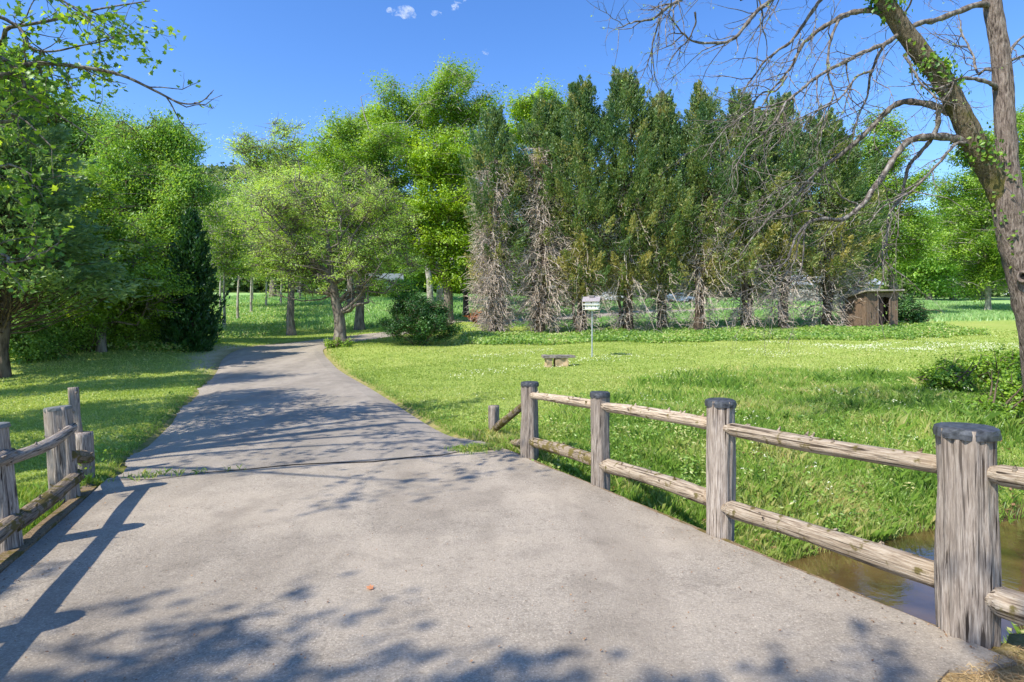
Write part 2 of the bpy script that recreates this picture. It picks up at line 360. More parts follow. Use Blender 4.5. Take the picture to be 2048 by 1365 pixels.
# ------------------------------------------------------------------ driveway and bridge
def asphalt(name, lo, hi, tan, warm):
    m, nt, out = newmat(name)
    nF = noise(nt, 62, 6, rough=.85); nM = noise(nt, 17, 7, rough=.8); nL = noise(nt, .7, 4, rough=.6); nS = noise(nt, 2.6, 5)
    tc = N(nt, "TexCoord"); vo = N(nt, "TexVoronoi", Scale=48.); nt.links.new(tc.outputs['Object'], vo.inputs['Vector'])
    c = ramp(nt, [(.30, lo), (.5, tuple((a + b_) / 2 for a, b_ in zip(lo, hi))), (.70, hi)], nF).outputs[0]
    c = mixc(nt, ramp(nt, [(.04, .8), (.26, 0.)], vo.outputs['Distance']).outputs[0], c, tuple(min(1, x * 1.35) for x in hi))
    c = mixc(nt, ramp(nt, [(.36, .5), (.46, 0.)], nM).outputs[0], c, tuple(x * .55 for x in lo))
    c = mixc(nt, ramp(nt, [(.38, 0.), (.66, .5)], nL).outputs[0], c, tan)
    c = mixc(nt, ramp(nt, [(.26, .35), (.50, 0.)], nS).outputs[0], c, tuple(x * .72 for x in lo))
    c = mixc(nt, ramp(nt, [(.62, 0.), (.74, .35)], nS).outputs[0], c, warm)
    # darker wheel tracks run along the road
    ln = noise(nt, 1.2, 3, stretch=(1.0, .25, 1)); c = mixc(nt, ramp(nt, [(.42, .28), (.55, 0.)], ln).outputs[0], c, lo)
    b = N(nt, "BsdfPrincipled", Roughness=.85); b.inputs['Specular IOR Level'].default_value = .25
    nt.links.new(c, b.inputs['Base Color']); nt.links.new(bump(nt, mixc(nt, .6, nM, nF), .9, .02), b.inputs['Normal']); nt.links.new(b.outputs[0], out.inputs[0])
    return m
M['deck'] = asphalt('deck_asphalt', (.155, .13, .103), (.62, .54, .435), (.49, .415, .325), (.60, .515, .40))
M['road'] = asphalt('road_asphalt', (.15, .13, .108), (.50, .44, .37), (.38, .33, .27), (.50, .43, .345))
# driveway beyond the bridge: a crowned sheet
rv = []; K = 11; RCs = catmull(ROADC, 40)
rr = np.random.default_rng(5)
jl = np.cumsum(rr.normal(size=(len(RCs), 2)) * .02, 0); jl -= np.linspace(0, 1, len(RCs))[:, None] * jl[-1]; jl = np.clip(jl, -.12, .12)
Tn = np.gradient(RCs[:, :2], axis=0); Tn = unit(Tn); Nn = np.stack([Tn[:, 1], -Tn[:, 0]], 1)
for i, (c_, n_) in enumerate(zip(RCs, Nn)):
    for a in np.linspace(-1, 1, K):
        hw = c_[2] + (jl[i, 0] if a < 0 else jl[i, 1])
        rv.append([*(c_[:2] + n_ * a * hw), a])
rv = np.array(rv); sa = sraw(rv[:, 0], rv[:, 1])
keep0 = (sa < S1 + .06) | (np.arange(len(sa)) < K)                                          # clip the first rows onto the deck's end
tt0 = traw(rv[:, 0], rv[:, 1])[keep0]; rv[keep0, :2] += (S1 - .16 + .10 * np.sin(tt0 * 2.3 + 1) + .07 * np.sin(tt0 * 7.1) - sa[keep0])[:, None] * B
zz = gz(rv[:, 0], rv[:, 1]) + .10 + .03 * (1 - rv[:, 2] ** 2) - .05 * (np.abs(rv[:, 2]) > .95)
bl = smooth(S1 + 1.9, S1 + .1, sraw(rv[:, 0], rv[:, 1])); zz = zz * (1 - bl) + (deckz(rv[:, 1]) + .011) * bl
k = (np.arange(len(RCs) - 1)[:, None] * K + np.arange(K - 1)[None]).ravel()
tag(obj('driveway', build_mesh('driveway', np.column_stack([rv[:, :2], zz]), [np.stack([k, k + 1, k + K + 1, k + K], 1)], None, False), M['road']), kind='structure')
# approach on the camera's side
V = []; ns = 30
for s_ in np.linspace(-25, S0 - .006, ns):
    for t_ in (TL, TR - .62 if s_ > 0 else TR - .4):
        xy = st(s_, t_); V.append([xy[0], xy[1], deckz(xy[1]) - .01 if s_ > -3 else deckz(st(-3, t_)[1]) - .01 + (-3 - s_) * .02])
k = np.arange(ns - 1) * 2
tag(obj('approach_road', build_mesh('approach_road', V, [np.stack([k, k + 1, k + 3, k + 2], 1)]), M['deck']), kind='structure')

bridge = empty('bridge', (*st(4.8, .9), deckz(4.5)))
tag(bridge, 'tan asphalt bridge deck with timber edging crossing the creek', 'bridge')
bl_ = np.array(bridge.location)
def world_part(mb, name, mat, root, smooth_=False):
    """mb in world coordinates -> part of root (which has no rotation)"""
    for v in mb.V: v -= np.array(root.location)
    return mb.build(name, mat, root, smooth=smooth_)
rr = np.random.default_rng(11)
mb = MB(); na, nb = 60, 40; top = []
for i, s_ in enumerate(np.linspace(S0, S1, na)):
    for j, t_ in enumerate(np.linspace(TL, TR, nb)):
        s2, t2 = s_, t_
        if i == 0: s2 += .05 * math.sin(t_ * 9) + rr.uniform(-.03, .03)
        if i == 0 and t_ > TR - .5: s2 += .0
        if j == nb - 1: t2 += rr.uniform(-.012, .012)
        xy = st(s2, t2); top.append([xy[0], xy[1], deckz(xy[1]) + .006 * math.sin(s_ * 2 + t_)])
top = np.array(top); k = (np.arange(na - 1)[:, None] * nb + np.arange(nb - 1)[None]).ravel()
mb.add(top, np.stack([k, k + 1, k + nb + 1, k + nb], 1))
rim = np.concatenate([np.arange(nb), np.arange(1, na) * nb + nb - 1, (na - 1) * nb + np.arange(nb - 2, -1, -1), np.arange(na - 2, 0, -1) * nb])
lowv = top[rim] - [0, 0, .16]; nr = len(rim)
V2 = np.vstack([top[rim], lowv]); a_ = np.arange(nr); b_ = (a_ + 1) % nr
mb.add(V2, np.stack([a_, a_ + nr, b_ + nr, b_], 1)); mb.add(lowv, a_[None, ::-1])
world_part(mb, 'deck', M['deck'], bridge, False)
def beam(t0, t1, s0, s1, z0, z1, wob=0.):
    mb = MB(); n_ = 16; V = []
    for i, s_ in enumerate(np.linspace(s0, s1, n_)):
        for (tt, zz_) in ((t0, z0), (t1, z0), (t1, z1), (t0, z1)):
            j = rr.uniform(-wob, wob); xy = st(s_, tt + j); V.append([xy[0], xy[1], deckz(xy[1]) + zz_ + rr.uniform(-wob, wob)])
    k = np.arange(n_ - 1) * 4; Fq = [np.stack([k + a, k + (a + 1) % 4, k + 4 + (a + 1) % 4, k + 4 + a], 1) for a in range(4)]
    mb.add(V, np.concatenate(Fq), [[3, 2, 1, 0], [n_*4-4, n_*4-3, n_*4-2, n_*4-1]]); return mb
o = world_part(beam(TL - .13, TL - .004, 2.0, 7.6, -.12, .018, .006), 'kerb', M['timber'], bridge)
o = world_part(beam(TR + .016, TR + .055, 1.9, 7.9, -.16, -.012, .003), 'edge_board', M['timber'], bridge)
for t_ in (TL + .3, .9, TR - .3): world_part(beam(t_ - .12, t_ + .12, S0 + .1, S1 - .1, -.42, -.17), 'girder', M['timber'], bridge)
for s_ in (1.75, 6.6): 
    mb = beam(TL, TR - .02, s_, s_ + .4, -1.9, -.43); world_part(mb, 'abutment', plain('abutment_stone', (.25, .23, .2), .9, 0, 6), bridge)

# ------------------------------------------------------------------ log fences
def log_mesh(L, r0, r1, seed, rough=.05, nv=26, nh=26, bend=.0, flare=0., knots=0, groove=.06, tenon=0):
    """a peeled log along local Z from 0 to L"""
    r_ = np.random.default_rng(seed); ph = r_.uniform(0, 6.28, 12); fr = r_.integers(3, 15, 12)
    th = np.linspace(0, 2 * np.pi, nh, endpoint=False); V = []
    zs = np.linspace(0, L, nv); bx, by = bend * r_.normal(size=2)
    for z in zs:
        u = z / L; r = r0 + (r1 - r0) * u + flare * max(0, 1 - u * 5) ** 2
        if tenon:
            if z < tenon: r *= .68
            if z > L - tenon: r *= .68
        w_ = np.zeros(nh)
        for a in range(12): w_ += np.sin(fr[a] * th + ph[a] + 1.6 * math.sin(z * (1 + a * .3) + ph[a])) * groove * .28
        w_ += rough * .6 * np.sin(2 * th + z * 1.7 + ph[0]) + rough * .5 * math.sin(z * 5 + ph[1])
        R = r * (1 + w_)
        V += [[R[i] * math.cos(th[i]) + bx * math.sin(u * math.pi) , R[i] * math.sin(th[i]) + by * math.sin(u * math.pi), z] for i in range(nh)]
    nb_ = len(V); V += [[0, 0, 0], [0, 0, L]]
    mb = MB(); k = (np.arange(nv - 1)[:, None] * nh); j = np.arange(nh)[None]; j2 = (j + 1) % nh
    Fq = np.stack([k + j, k + j2, k + nh + j2, k + nh + j], -1).reshape(-1, 4)
    t0 = np.stack([np.full(nh, nb_), np.roll(np.arange(nh), -1), np.arange(nh)], 1); tb = (nv - 1) * nh
    t1 = np.stack([np.full(nh, nb_ + 1), tb + np.arange(nh), tb + np.roll(np.arange(nh), -1)], 1)
    mb.add(V, Fq, t0, t1)
    for kk in range(knots):          # short stubs of cut twigs
        u = r_.uniform(.1, .9); a = r_.uniform(.3, 2.8); r = r0 + (r1 - r0) * u
        d = np.array([math.cos(a), math.sin(a), .35]); p = np.array([bx * math.sin(u * math.pi), by * math.sin(u * math.pi), u * L]) + d * r * .8
        tubes(mb, [[p, p + d * .02, p + d * r_.uniform(.028, .05)]], [[.016, .011, .004]], 5)
    return mb
def place_log(mb, name, mat, root, p0, p1, smooth_=True):
    p0 = np.array(p0, float); p1 = np.array(p1, float)
    o = mb.build(name, mat, root, smooth=smooth_)
    d = Vector(p1 - p0); q_ = d.to_track_quat('Z', 'Y'); o.rotation_mode = 'QUATERNION'; o.rotation_quaternion = q_
    o.location = Vector(p0 - np.array(root.location)); return o
def cap_mesh(r, h, seed):
    r_ = np.random.default_rng(seed); nh = 28; th = np.linspace(0, 2 * np.pi, nh, endpoint=False); mb = MB()
    V = []
    for (rr_, z, jz) in ((1.09, -h, .12), (1.10, -h * .45, .0), (1.07, 0, 0), (.96, h * .16, 0)):
        j = 1 + .035 * np.sin(3 * th + seed) + r_.normal(size=nh) * .010
        zj = z + (np.sin(2 * th + seed) * .10 + r_.normal(size=nh) * .05) * h * (jz * 3 + .25)
        V += [[r * rr_ * j[i] * math.cos(th[i]), r * rr_ * j[i] * math.sin(th[i]), zj[i]] for i in range(nh)]
    V.append([0, 0, h * .16 + .004]); k = np.arange(3)[:, None] * nh; j = np.arange(nh)[None]; j2 = (j + 1) % nh
    mb.add(V, np.stack([k + j, k + j2, k + nh + j2, k + nh + j], -1).reshape(-1, 4), np.stack([3 * nh + np.arange(nh), 3 * nh + np.roll(np.arange(nh), -1), np.full(nh, 4 * nh)], 1))
    return mb
def base3(s_, t_, dz=0.): xy = st(s_, t_); return np.array([xy[0], xy[1], deckz(xy[1]) + dz])

# right fence
fr = empty('log_fence', base3(4.6, 3.56))
tag(fr, 'weathered grey log post-and-rail fence with dark metal post caps above the water', 'fence')
RS = [0.02, 1.84, 3.665, 5.48, 7.305]
RR = [.125, .132, .112, .104, .118]; RH = [1.13, 1.13, 1.12, 1.05, 1.06]
TP = 3.51
for i, s_ in enumerate(RS):
    b0 = base3(s_, TP, -.55); b1 = base3(s_ + .01 * (i % 2), TP + (.01 if i == 2 else 0), RH[i] - .02)
    pm = log_mesh(np.linalg.norm(b1 - b0), RR[i] * .97, RR[i] * .99, 20 + i, .03, 40, 44, .004, .0, 0, .085)
    po = place_log(pm, 'post', M['wood'], fr, b0, b1)
    cp_ = cap_mesh(RR[i], .05, i + 2).build('cap', M['cap'], po, loc=(0, 0, np.linalg.norm(b1 - b0) + .002), smooth=False)
for i in range(4):
    for (hh, ra, rb, kn, bd) in ((.885, .05, .054, 9, .012), (.215, .068, .072, 6, .016)):
        a = base3(RS[i + 1] + .0, TP - .02, hh + (.0 if hh > .5 else .02)); b_ = base3(RS[i], TP + .02, hh + (.03 if hh < .5 else .0))
        if i == 3: a[2] -= .02; 
        L = np.linalg.norm(b_ - a)
        rm = log_mesh(L, ra * (1.05 if i == 0 else 1), rb * (1.3 if i == 0 else 1), 40 + i * 2 + int(hh * 10), .07, 34, 26, bd, 0, kn, .07, .15)
        place_log(rm, 'rail', M['woodmoss'] if (i == 3 and hh < .5) else M['wood2'], fr, a, b_)
# hanging shreds of bark under the second lower rail
# low end post with brace logs
e0 = base3(9.16, 3.72, -.35); e1 = base3(9.16, 3.72, .53)
place_log(log_mesh(np.linalg.norm(e1 - e0), .095, .085, 77, .08, 20, 26, 0, 0, 0, .10), 'post', M['wood'], fr, e0, e1)
place_log(log_mesh(2.0, .055, .05, 78, .1, 20, 18, .03, 0, 2, .08), 'brace', M['woodmoss'], fr, base3(9.16, 3.70, .10), base3(7.35, 3.56, .80))
place_log(log_mesh(1.86, .062, .06, 79, .1, 20, 18, .03, 0, 2, .08), 'rail', M['woodmoss'], fr, base3(9.16, 3.74, .02), base3(7.32, 3.56, .18))
# left fence
fl = empty('log_fence', base3(5.6, -1.75))
tag(fl, 'leaning grey log post-and-rail fence with low mossy rail on the shadow-casting side of the bridge', 'fence')
LS = [1.9, 3.75, 5.60, 7.22]
for i, s_ in enumerate(LS):
    b0 = base3(s_ - .04, -1.74, -.62); b1 = base3(s_, -1.86, .95 - (.02 if i == 3 else 0))
    L = np.linalg.norm(b1 - b0)
    po = place_log(log_mesh(L, .135, .105, 60 + i, .05, 40, 44, .01, .02, 0, .09), 'post', M['wood'], fl, b0, b1)
    cap_mesh(.105, .03, i + 12).build('cap', plain('grey_cap', (.17, .18, .18), .6, .2, 20), po, loc=(0, 0, L + .002))
for i in range(3):
    for (hh, ra, kn, mt) in ((.70, .05, 4, 'wood'), (.20, .066, 5, 'woodmoss')):
        off = .07 if hh < .5 else .03
        a = base3(LS[i + 1] + .05, -1.78 + off, hh + .01); b_ = base3(LS[i] - .05, -1.78 + off, hh - .01)
        place_log(log_mesh(np.linalg.norm(b_ - a), ra, ra * 1.08, 90 + i * 3 + kn, .08, 30, 24, .02, 0, kn, .08, .0), 'rail', M[mt], fl, a, b_)
e0 = base3(8.35, -1.9, -.5); place_log(log_mesh(1.02, .105, .10, 95, .1, 20, 26, 0, 0, 0, .12), 'post', M['wood'], fl, e0, e0 + [0, 0, 1.02])
e0 = base3(8.42, -1.98, .5); sl = log_mesh(.56, .062, .045, 96, .12, 20, 14, .01, 0, 2, .22); place_log(sl, 'stake', M['wood'], fl, e0, e0 + [-.045, 0, .56])
place_log(log_mesh(1.25, .07, .065, 97, .1, 18, 20, .03, 0, 2, .1), 'rail', M['woodmoss'], fl, base3(8.35, -1.86, .22), base3(7.2, -1.76, .42))
place_log(log_mesh(1.25, .085, .08, 98, .1, 18, 20, .03, 0, 2, .1), 'rail', M['woodmoss'], fl, base3(8.35, -1.84, -.15), base3(7.2, -1.74, -.02))

# ------------------------------------------------------------------ bench, bird house, shed
def on(px, py, Y, dz=0.):
    p = at(px, py, Y); p[2] = g1(p[0], p[1]) + dz; return p
p = on(1116, 733, 21); bench = empty('stone_bench', p, .12)
tag(bench, 'low stone bench with dark slab seat standing alone on the lawn', 'bench')
m_slab = plain('slab_stone', (.20, .175, .16), .9, 0, 9, .45); m_blk = plain('block_stone', (.42, .31, .19), .9, 0, 5, .3)
def rough_block(lo, hi, seed, j=.012, nx=8):
    me = bpy.data.meshes.new('b'); import bmesh
    bm = bmesh.new(); bmesh.ops.create_cube(bm, size=1); bmesh.ops.subdivide_edges(bm, edges=bm.edges[:], cuts=nx, use_grid_fill=True)
    lo = np.array(lo); hi = np.array(hi); c = (lo + hi) / 2; d = hi - lo
    for v in bm.verts:
        q_ = Vector((v.co.x * d[0], v.co.y * d[1], v.co.z * d[2])); nn = mnoise.noise_vector(q_ * 5 + Vector((seed, 0, 0)))
        v.co = q_ + nn * j + Vector(c)
    bm.to_mesh(me); bm.free(); return me
obj('seat', rough_block((-.58, -.24, .33), (.60, .24, .42), 3, .03), m_slab, bench)
obj('support', rough_block((-.46, -.18, -.1), (-.24, .17, .325), 5, .05), m_blk, bench)
obj('support', rough_block((-.12, -.19, -.1), (.34, .17, .325), 9, .05), m_blk, bench)

p = on(1184, 714, 24); bh = empty('bird_house', p, math.radians(-18)); bh.scale = (.92, .92, .98)
tag(bh, 'white two storey bird house with grey shingled roof on a thin metal pole', 'bird house')
m_wh = plain('white_paint', (.72, .73, .68), .6, 0, 12, .08); m_rf = plain('grey_shingle', (.30, .27, .28), .8, 0, 25, .3); m_mt = plain('galvanised_pole', (.45, .48, .52), .4, .5)
m_dk = plain('dark_hole', (.01, .01, .01), .9)
zb = 2.02; mb = MB(); tubes(mb, [[[0, 0, -.3], [0, 0, 1.0], [0, 0, zb - .04]]], [[.032, .032, .028]], 10); tubes(mb, [[[0,0,.9],[0,0,.98]]], [[.045,.045]], 8); mb.build('pole', m_mt, bh)
mb = MB(); mb.box((-.13, -.13, zb - .05), (.13, .13, zb)); mb.build('bracket', m_wh, bh)
for lv in (0, 1):
    mb = MB(); z0 = zb + lv * .19
    mb.box((-.37, -.28, z0), (.37, .28, z0 + .022)); mb.build('floor_ledge', m_wh, bh)
mb = MB(); mb.box((-.28, -.19, zb + .022), (.28, .19, zb + .188)); mb.box((-.28, -.19, zb + .212), (.28, .19, zb + .37)); bd = mb.build('box', m_wh, bh)
for lv in (0, 1):
    for x_ in ((-.19, 0, .19)):
        if lv and x_: continue
        mb = MB(); a = np.linspace(0, 2 * np.pi, 14, endpoint=False); V = [[x_ + .03 * math.cos(t), -.193, zb + .10 + lv * .19 + .03 * math.sin(t)] for t in a]
        mb.add(V, [list(range(14))]); mb.build('entrance_hole', m_dk, bd)
mb = MB(); rz = zb + .37
V = [[-.30,-.20,rz],[.30,-.20,rz],[.30,.20,rz],[-.30,.20,rz],[-.30,0,rz+.14],[.30,0,rz+.14]]
mb.add(V, [[0,1,5,4],[2,3,4,5]], [[0,4,3],[1,2,5]]); mb.build('gable', m_wh, bh)
mb = MB()
for sg in (-1, 1):
    for kx in range(5):
        x0 = -.40 + kx * .16; x1 = x0 + .156; e = .004 * (kx % 2)
        y0, y1 = sg * .31, sg * .0; za, zc = rz - .045 + e, rz + .165 + e; tk = .016
        V = [[x0,y0,za],[x1,y0,za],[x1,y1,zc],[x0,y1,zc],[x0,y0,za+tk],[x1,y0,za+tk],[x1,y1,zc+tk],[x0,y1,zc+tk]]
        if sg < 0: mb.add(V, [[0,3,2,1],[4,5,6,7],[0,1,5,4],[1,2,6,5],[2,3,7,6],[3,0,4,7]])
        else: mb.add(V, [[0,1,2,3],[7,6,5,4],[4,5,1,0],[5,6,2,1],[6,7,3,2],[7,4,0,3]])
mb.build('roof', m_rf, bh)
mb = MB(); mb.box((-.11, -.10, rz + .15), (.11, .10, rz + .205)); mb.box((-.13, -.12, rz + .205), (.13, .12, rz + .23)); mb.build('ridge_cap', m_rf, bh)
for x_ in (-.40, .40):
    mb = MB(); tubes(mb, [[[x_ * .93, -.28, zb + .05], [x_ * 1.0, -.28, zb + .30]]], [[.006, .006]], 6); tubes(mb, [[[-.37, -.275, zb + .24], [.37, -.275, zb + .24]]] if x_ > 0 else [[[-.37, -.275, zb + .08], [.37, -.275, zb + .08]]], [[.006, .006]], 6); mb.build('guard_rail', m_wh, bh)

m_plank = woodmat('shed_plank', (.30, .22, .16), (.20, .14, .10), (.07, .05, .038))
p = on(1742, 668, 37); shed = empty('shed', p, math.radians(7)); shed.scale = (1.1, 1.1, 1.12)
tag(shed, 'small brown plank shed with slanted roof and dark doorway at the lawn edge', 'shed')
Wd, Dp, Hf, Hb = 1.95, 1.7, 2.05, 1.75
def planks(x0, x1, y, z0, zf, n_, seed, axis='x'):
    r_ = np.random.default_rng(seed); mb = MB(); wv = (x1 - x0) / n_
    for i in range(n_):
        a = x0 + i * wv + .006; b_ = x0 + (i + 1) * wv - .006; t = r_.uniform(0, .02); zt = zf((a + b_) / 2) + r_.uniform(-.02, .01); zl = z0 + r_.uniform(-.03, .05)
        if axis == 'x': mb.box((a, y - .015 - t, zl), (b_, y + .015 - t, zt))
        else: mb.box((y - .015 - t, a, zl), (y + .015 - t, b_, zt))
    return mb
hw = Wd / 2
planks(-hw, -.25, -Dp/2, -.1, lambda x: Hf, 5, 1).build('wall', m_plank, shed)
planks(.42, hw, -Dp/2, -.1, lambda x: Hf, 4, 2).build('wall', m_plank, shed)
planks(-.25, .42, -Dp/2, 1.78, lambda x: Hf, 4, 3).build('lintel_boards', m_plank, shed)
planks(-Dp/2, Dp/2, -hw, -.1, lambda y: Hf - (y + Dp/2) / Dp * (Hf - Hb), 10, 4, 'y').build('wall', m_plank, shed)
planks(-Dp/2, Dp/2, hw, -.1, lambda y: Hf - (y + Dp/2) / Dp * (Hf - Hb), 10, 5, 'y').build('wall', m_plank, shed)
planks(-hw, hw, Dp/2, -.1, lambda x: Hb, 12, 6).build('wall', m_plank, shed)
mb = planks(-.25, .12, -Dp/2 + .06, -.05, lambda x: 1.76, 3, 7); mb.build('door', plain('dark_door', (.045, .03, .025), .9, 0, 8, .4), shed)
mb = MB(); mb.add([[-hw-.22,-Dp/2-.3,Hf+.05],[hw+.18,-Dp/2-.3,Hf+.10],[hw+.18,Dp/2+.15,Hb+.03],[-hw-.22,Dp/2+.15,Hb-.0],[-hw-.22,-Dp/2-.3,Hf+.13],[hw+.18,-Dp/2-.3,Hf+.18],[hw+.18,Dp/2+.15,Hb+.11],[-hw-.22,Dp/2+.15,Hb+.08]], [[0,3,2,1],[4,5,6,7],[0,1,5,4],[1,2,6,5],[2,3,7,6],[3,0,4,7]])
mb.build('roof', plain('shed_roof', (.30, .27, .23), .8, 0, 4, .35), shed)
for x_ in (-.30, .47):
    mb = MB(); mb.box((x_ - .04, -Dp/2 - .075, -.1), (x_ + .04, -Dp/2 - .038, 1.8)); mb.build('door_post', m_plank, shed)

# ------------------------------------------------------------------ trees
LEAFN, LEAFS = 1.7, .74
def sample_blobs(blobs, n, rng, shell=.45, carve=0):
    """points inside a union of ellipsoids (c, r), biased outwards"""
    if carve:
        A_ = sample_blobs(blobs, int(n * 1.9), rng, shell, 0); q_ = A_ * (2.6 / np.mean([b[1][0] for b in blobs])); ph = rng.uniform(0, 6.28, 6)
        f = np.sin(q_[:, 0] * 1.3 + 1.4 * np.sin(q_[:, 2] * 1.1 + ph[0]) + ph[1]) * np.cos(q_[:, 1] * 1.2 + ph[2]) + .8 * np.sin(q_[:, 2] * 2.1 + 1.2 * np.sin(q_[:, 0] * 1.7 + ph[3]) + ph[4]) + rng.normal(size=len(A_)) * .12
        return A_[np.argsort(-f)[:n]]
    vol = np.array([b[1][0] * b[1][1] * b[1][2] for b in blobs]) ** .8; idx = rng.choice(len(blobs), n, p=vol / vol.sum())
    d = unit(rng.normal(size=(n, 3))); r = rng.uniform(shell ** 3, 1, n) ** (1 / 3.) * (1 + .13 * np.sin(d[:, 0] * 5 + d[:, 2] * 4 + idx) * np.cos(d[:, 1] * 4 - d[:, 2] * 6 + idx * 2))
    C = np.array([b[0] for b in blobs])[idx]; R = np.array([b[1] for b in blobs])[idx]
    return C + d * r[:, None] * R
def crown_tree(name, label, cat, base, tr, blobs, leaf, bark, n_limb=9, n_clump=260, lpc=110, cr=.75, ls=.16, fork=.3, group=None, seed=1,
               flat=.5, shell=.45, twig=3, lean=(0, 0), droop=0., stems=1, trunk_top=None, holder=None, dead=0, trunk_name='trunk', ctint=.3):
    rng = np.random.default_rng(seed); base = np.array(base, float)
    root = empty(name, base); tag(root, label, cat, group)
    bl = [(np.array(c) - base, np.array(r)) for c, r in blobs]
    ztop = max(c[2] + r[2] for c, r in bl); cc = np.mean([c for c, r in bl], 0)
    mbT = MB(); allpts = []
    # trunk(s)
    tt = trunk_top if trunk_top else ztop * .82
    for sidx in range(stems):
        off = rng.normal(size=2) * tr * 2.2 * (stems > 1); tgt = np.array([cc[0] + lean[0] + rng.normal() * .4 + off[0] * 2.5, cc[1] + lean[1] + rng.normal() * .4 + off[1] * 2.5, tt])
        K = 14; t = np.linspace(0, 1, K); ax = np.zeros((K, 3)); ax[:, 2] = -.35 + (tt + .35) * t
        bendf = smooth(fork * .6, 1, t); ax[:, :2] = off[None] * (0.3 + .7 * t[:, None]) + (tgt[:2] - off)[None] * bendf[:, None] + np.cumsum(rng.normal(size=(K, 2)) * tr * .14, 0)
        R = tr * (1 - .9 * t ** 1.1) / (stems ** .4); R[0] *= 1.45; R[1] *= 1.08
        tubes(mbT, ax[None], R[None], 12); ks = t >= fork
        allpts += [(p_, r_) for p_, r_ in zip(ax[ks], R[ks])]
    tp = np.array([p_ for p_, _ in allpts]); trr = np.array([r_ for _, r_ in allpts])
    # limbs
    tips = sample_blobs(bl, n_limb, rng, .7); limbs = []
    for tip in tips:
        want = max(fork * tt, tip[2] - np.linalg.norm(tip[:2] - cc[:2]) * rng.uniform(.5, 1.0))
        i = int(np.argmin(np.abs(tp[:, 2] - want) + rng.uniform(0, .4, len(tp)))); limbs.append((tp[i], tip, trr[i]))
    p0 = np.array([l[0] for l in limbs]); p1 = np.array([l[1] for l in limbs]); r0 = np.array([l[2] for l in limbs])
    L = curve3(p0, p1, 8, -.03 + droop, rng, .12); rl = np.minimum(r0 * .6, tr * .30)
    RL = np.maximum(rl[:, None] * np.linspace(1, .18, 8)[None], .02); tubes(mbT, L, RL, 7)
    nodes = np.concatenate([L[:, 2:].reshape(-1, 3), tp]); nr_ = np.concatenate([RL[:, 2:].ravel(), trr * .5])
    # clumps
    C = sample_blobs(bl, n_clump, rng, shell, 1)
    keepc = C[:, 2] > min(.4, .12 * ztop); C = C[keepc]
    d = np.linalg.norm(C[:, None] - nodes[None], axis=2) + 1.2 * np.maximum(0, nodes[None, :, 2] - C[:, None, 2]) * (droop < .1); i = np.argmin(d, 1)
    Q = curve3(nodes[i], C, 5, -.05 + droop, rng, .12); rq = np.minimum(nr_[i] * .5, .05 + .012 * np.linalg.norm(C - nodes[i], axis=1))
    tubes(mbT, Q, rq[:, None] * np.linspace(1, .25, 5)[None], 5)
    tw = []; csz = cr * rng.uniform(.6, 1.35, len(C))
    for _ in range(twig):
        e = C + rng.normal(size=C.shape) * csz[:, None] * [1, 1, flat] * .8; tw.append(np.stack([Q[:, 3], (C + e) / 2 + rng.normal(size=C.shape) * .08, e], 1))
    if tw:
        tw = np.concatenate(tw); tubes(mbT, tw, np.broadcast_to(np.array([[.016, .011, .004]]) * (ls / .16 + .6), (len(tw), 3)), 3)
    if dead:
        e0_ = nodes[rng.integers(0, len(nodes), dead)]; e1_ = e0_ + unit(rng.normal(size=(dead, 3)) + [0, 0, .3]) * rng.uniform(.8, 2.4, dead)[:, None]
        tubes(mbT, curve3(e0_, e1_, 5, .1, rng, .2), np.broadcast_to([[.035, .028, .02, .014, .006]], (dead, 5)), 4)
    tr_o = mbT.build(trunk_name, bark, root, smooth=True)
    # leaves
    cl = rng.normal(.5, ctint, len(C)); cnt = np.maximum(8, (lpc * (csz / cr) ** 2 * rng.uniform(.4, 1.4, len(C))).astype(int)); cnt = (cnt * LEAFN).astype(int) if droop < .1 else cnt; id_ = np.repeat(np.arange(len(C)), cnt); nl = len(id_)
    dv = rng.normal(size=(nl, 3)); rad = np.abs(rng.normal(.75, .33, nl))
    pd = unit(C - cc + rng.normal(size=C.shape) * .8 + [0, 0, 1.2]); off_ = unit(dv) * rad[:, None] * csz[id_][:, None] * [1, 1, flat]; al_ = (off_ * pd[id_]).sum(1, keepdims=True)
    pos = C[id_] + off_ * .72 + pd[id_] * al_ * .95
    if droop >= .1: pos[:, 2] -= rng.exponential(.45, nl) * csz[id_]
    nrm = unit(dv * .6 + [0, 0, 1.0] + rng.normal(size=(nl, 3)) * .6)
    ti = np.clip(cl[id_] + rng.normal(size=nl) * .2, 0, 1)
    mbL = MB(); sz = ls * LEAFS * rng.uniform(.6, 1.35, nl)
    if droop >= .1: leaves(mbL, pos, unit(rng.normal(size=(nl, 3)) + [0, -.2, .6]), sz * 1.5, sz * .62, ti, rng, up=np.broadcast_to([.15, .1, 1.], (nl, 3)) + rng.normal(size=(nl, 3)) * .55)
    else: leaves(mbL, pos, nrm, sz * 1.15, sz * .8, ti, rng)
    mbL.build('crown', leaf, root)
    return root
def blobs_px(Y, lst, dy=0.):
    out = []
    for b in lst:
        px, py, rx, ry = b[:4]; yy = Y + (b[4] if len(b) > 4 else 0); c = at(px, py, yy); out.append((c, (rx * yy / F, max(rx, ry) * .8 * yy / F, ry * yy / F)))
    return out
def T(name, label, cat, bp, tr, bl, leaf, bark='bark_grey', **kw):
    base = on(*bp); return crown_tree(name, label, cat, base, tr, blobs_px(bp[2], bl), M[leaf], M[bark], **kw)

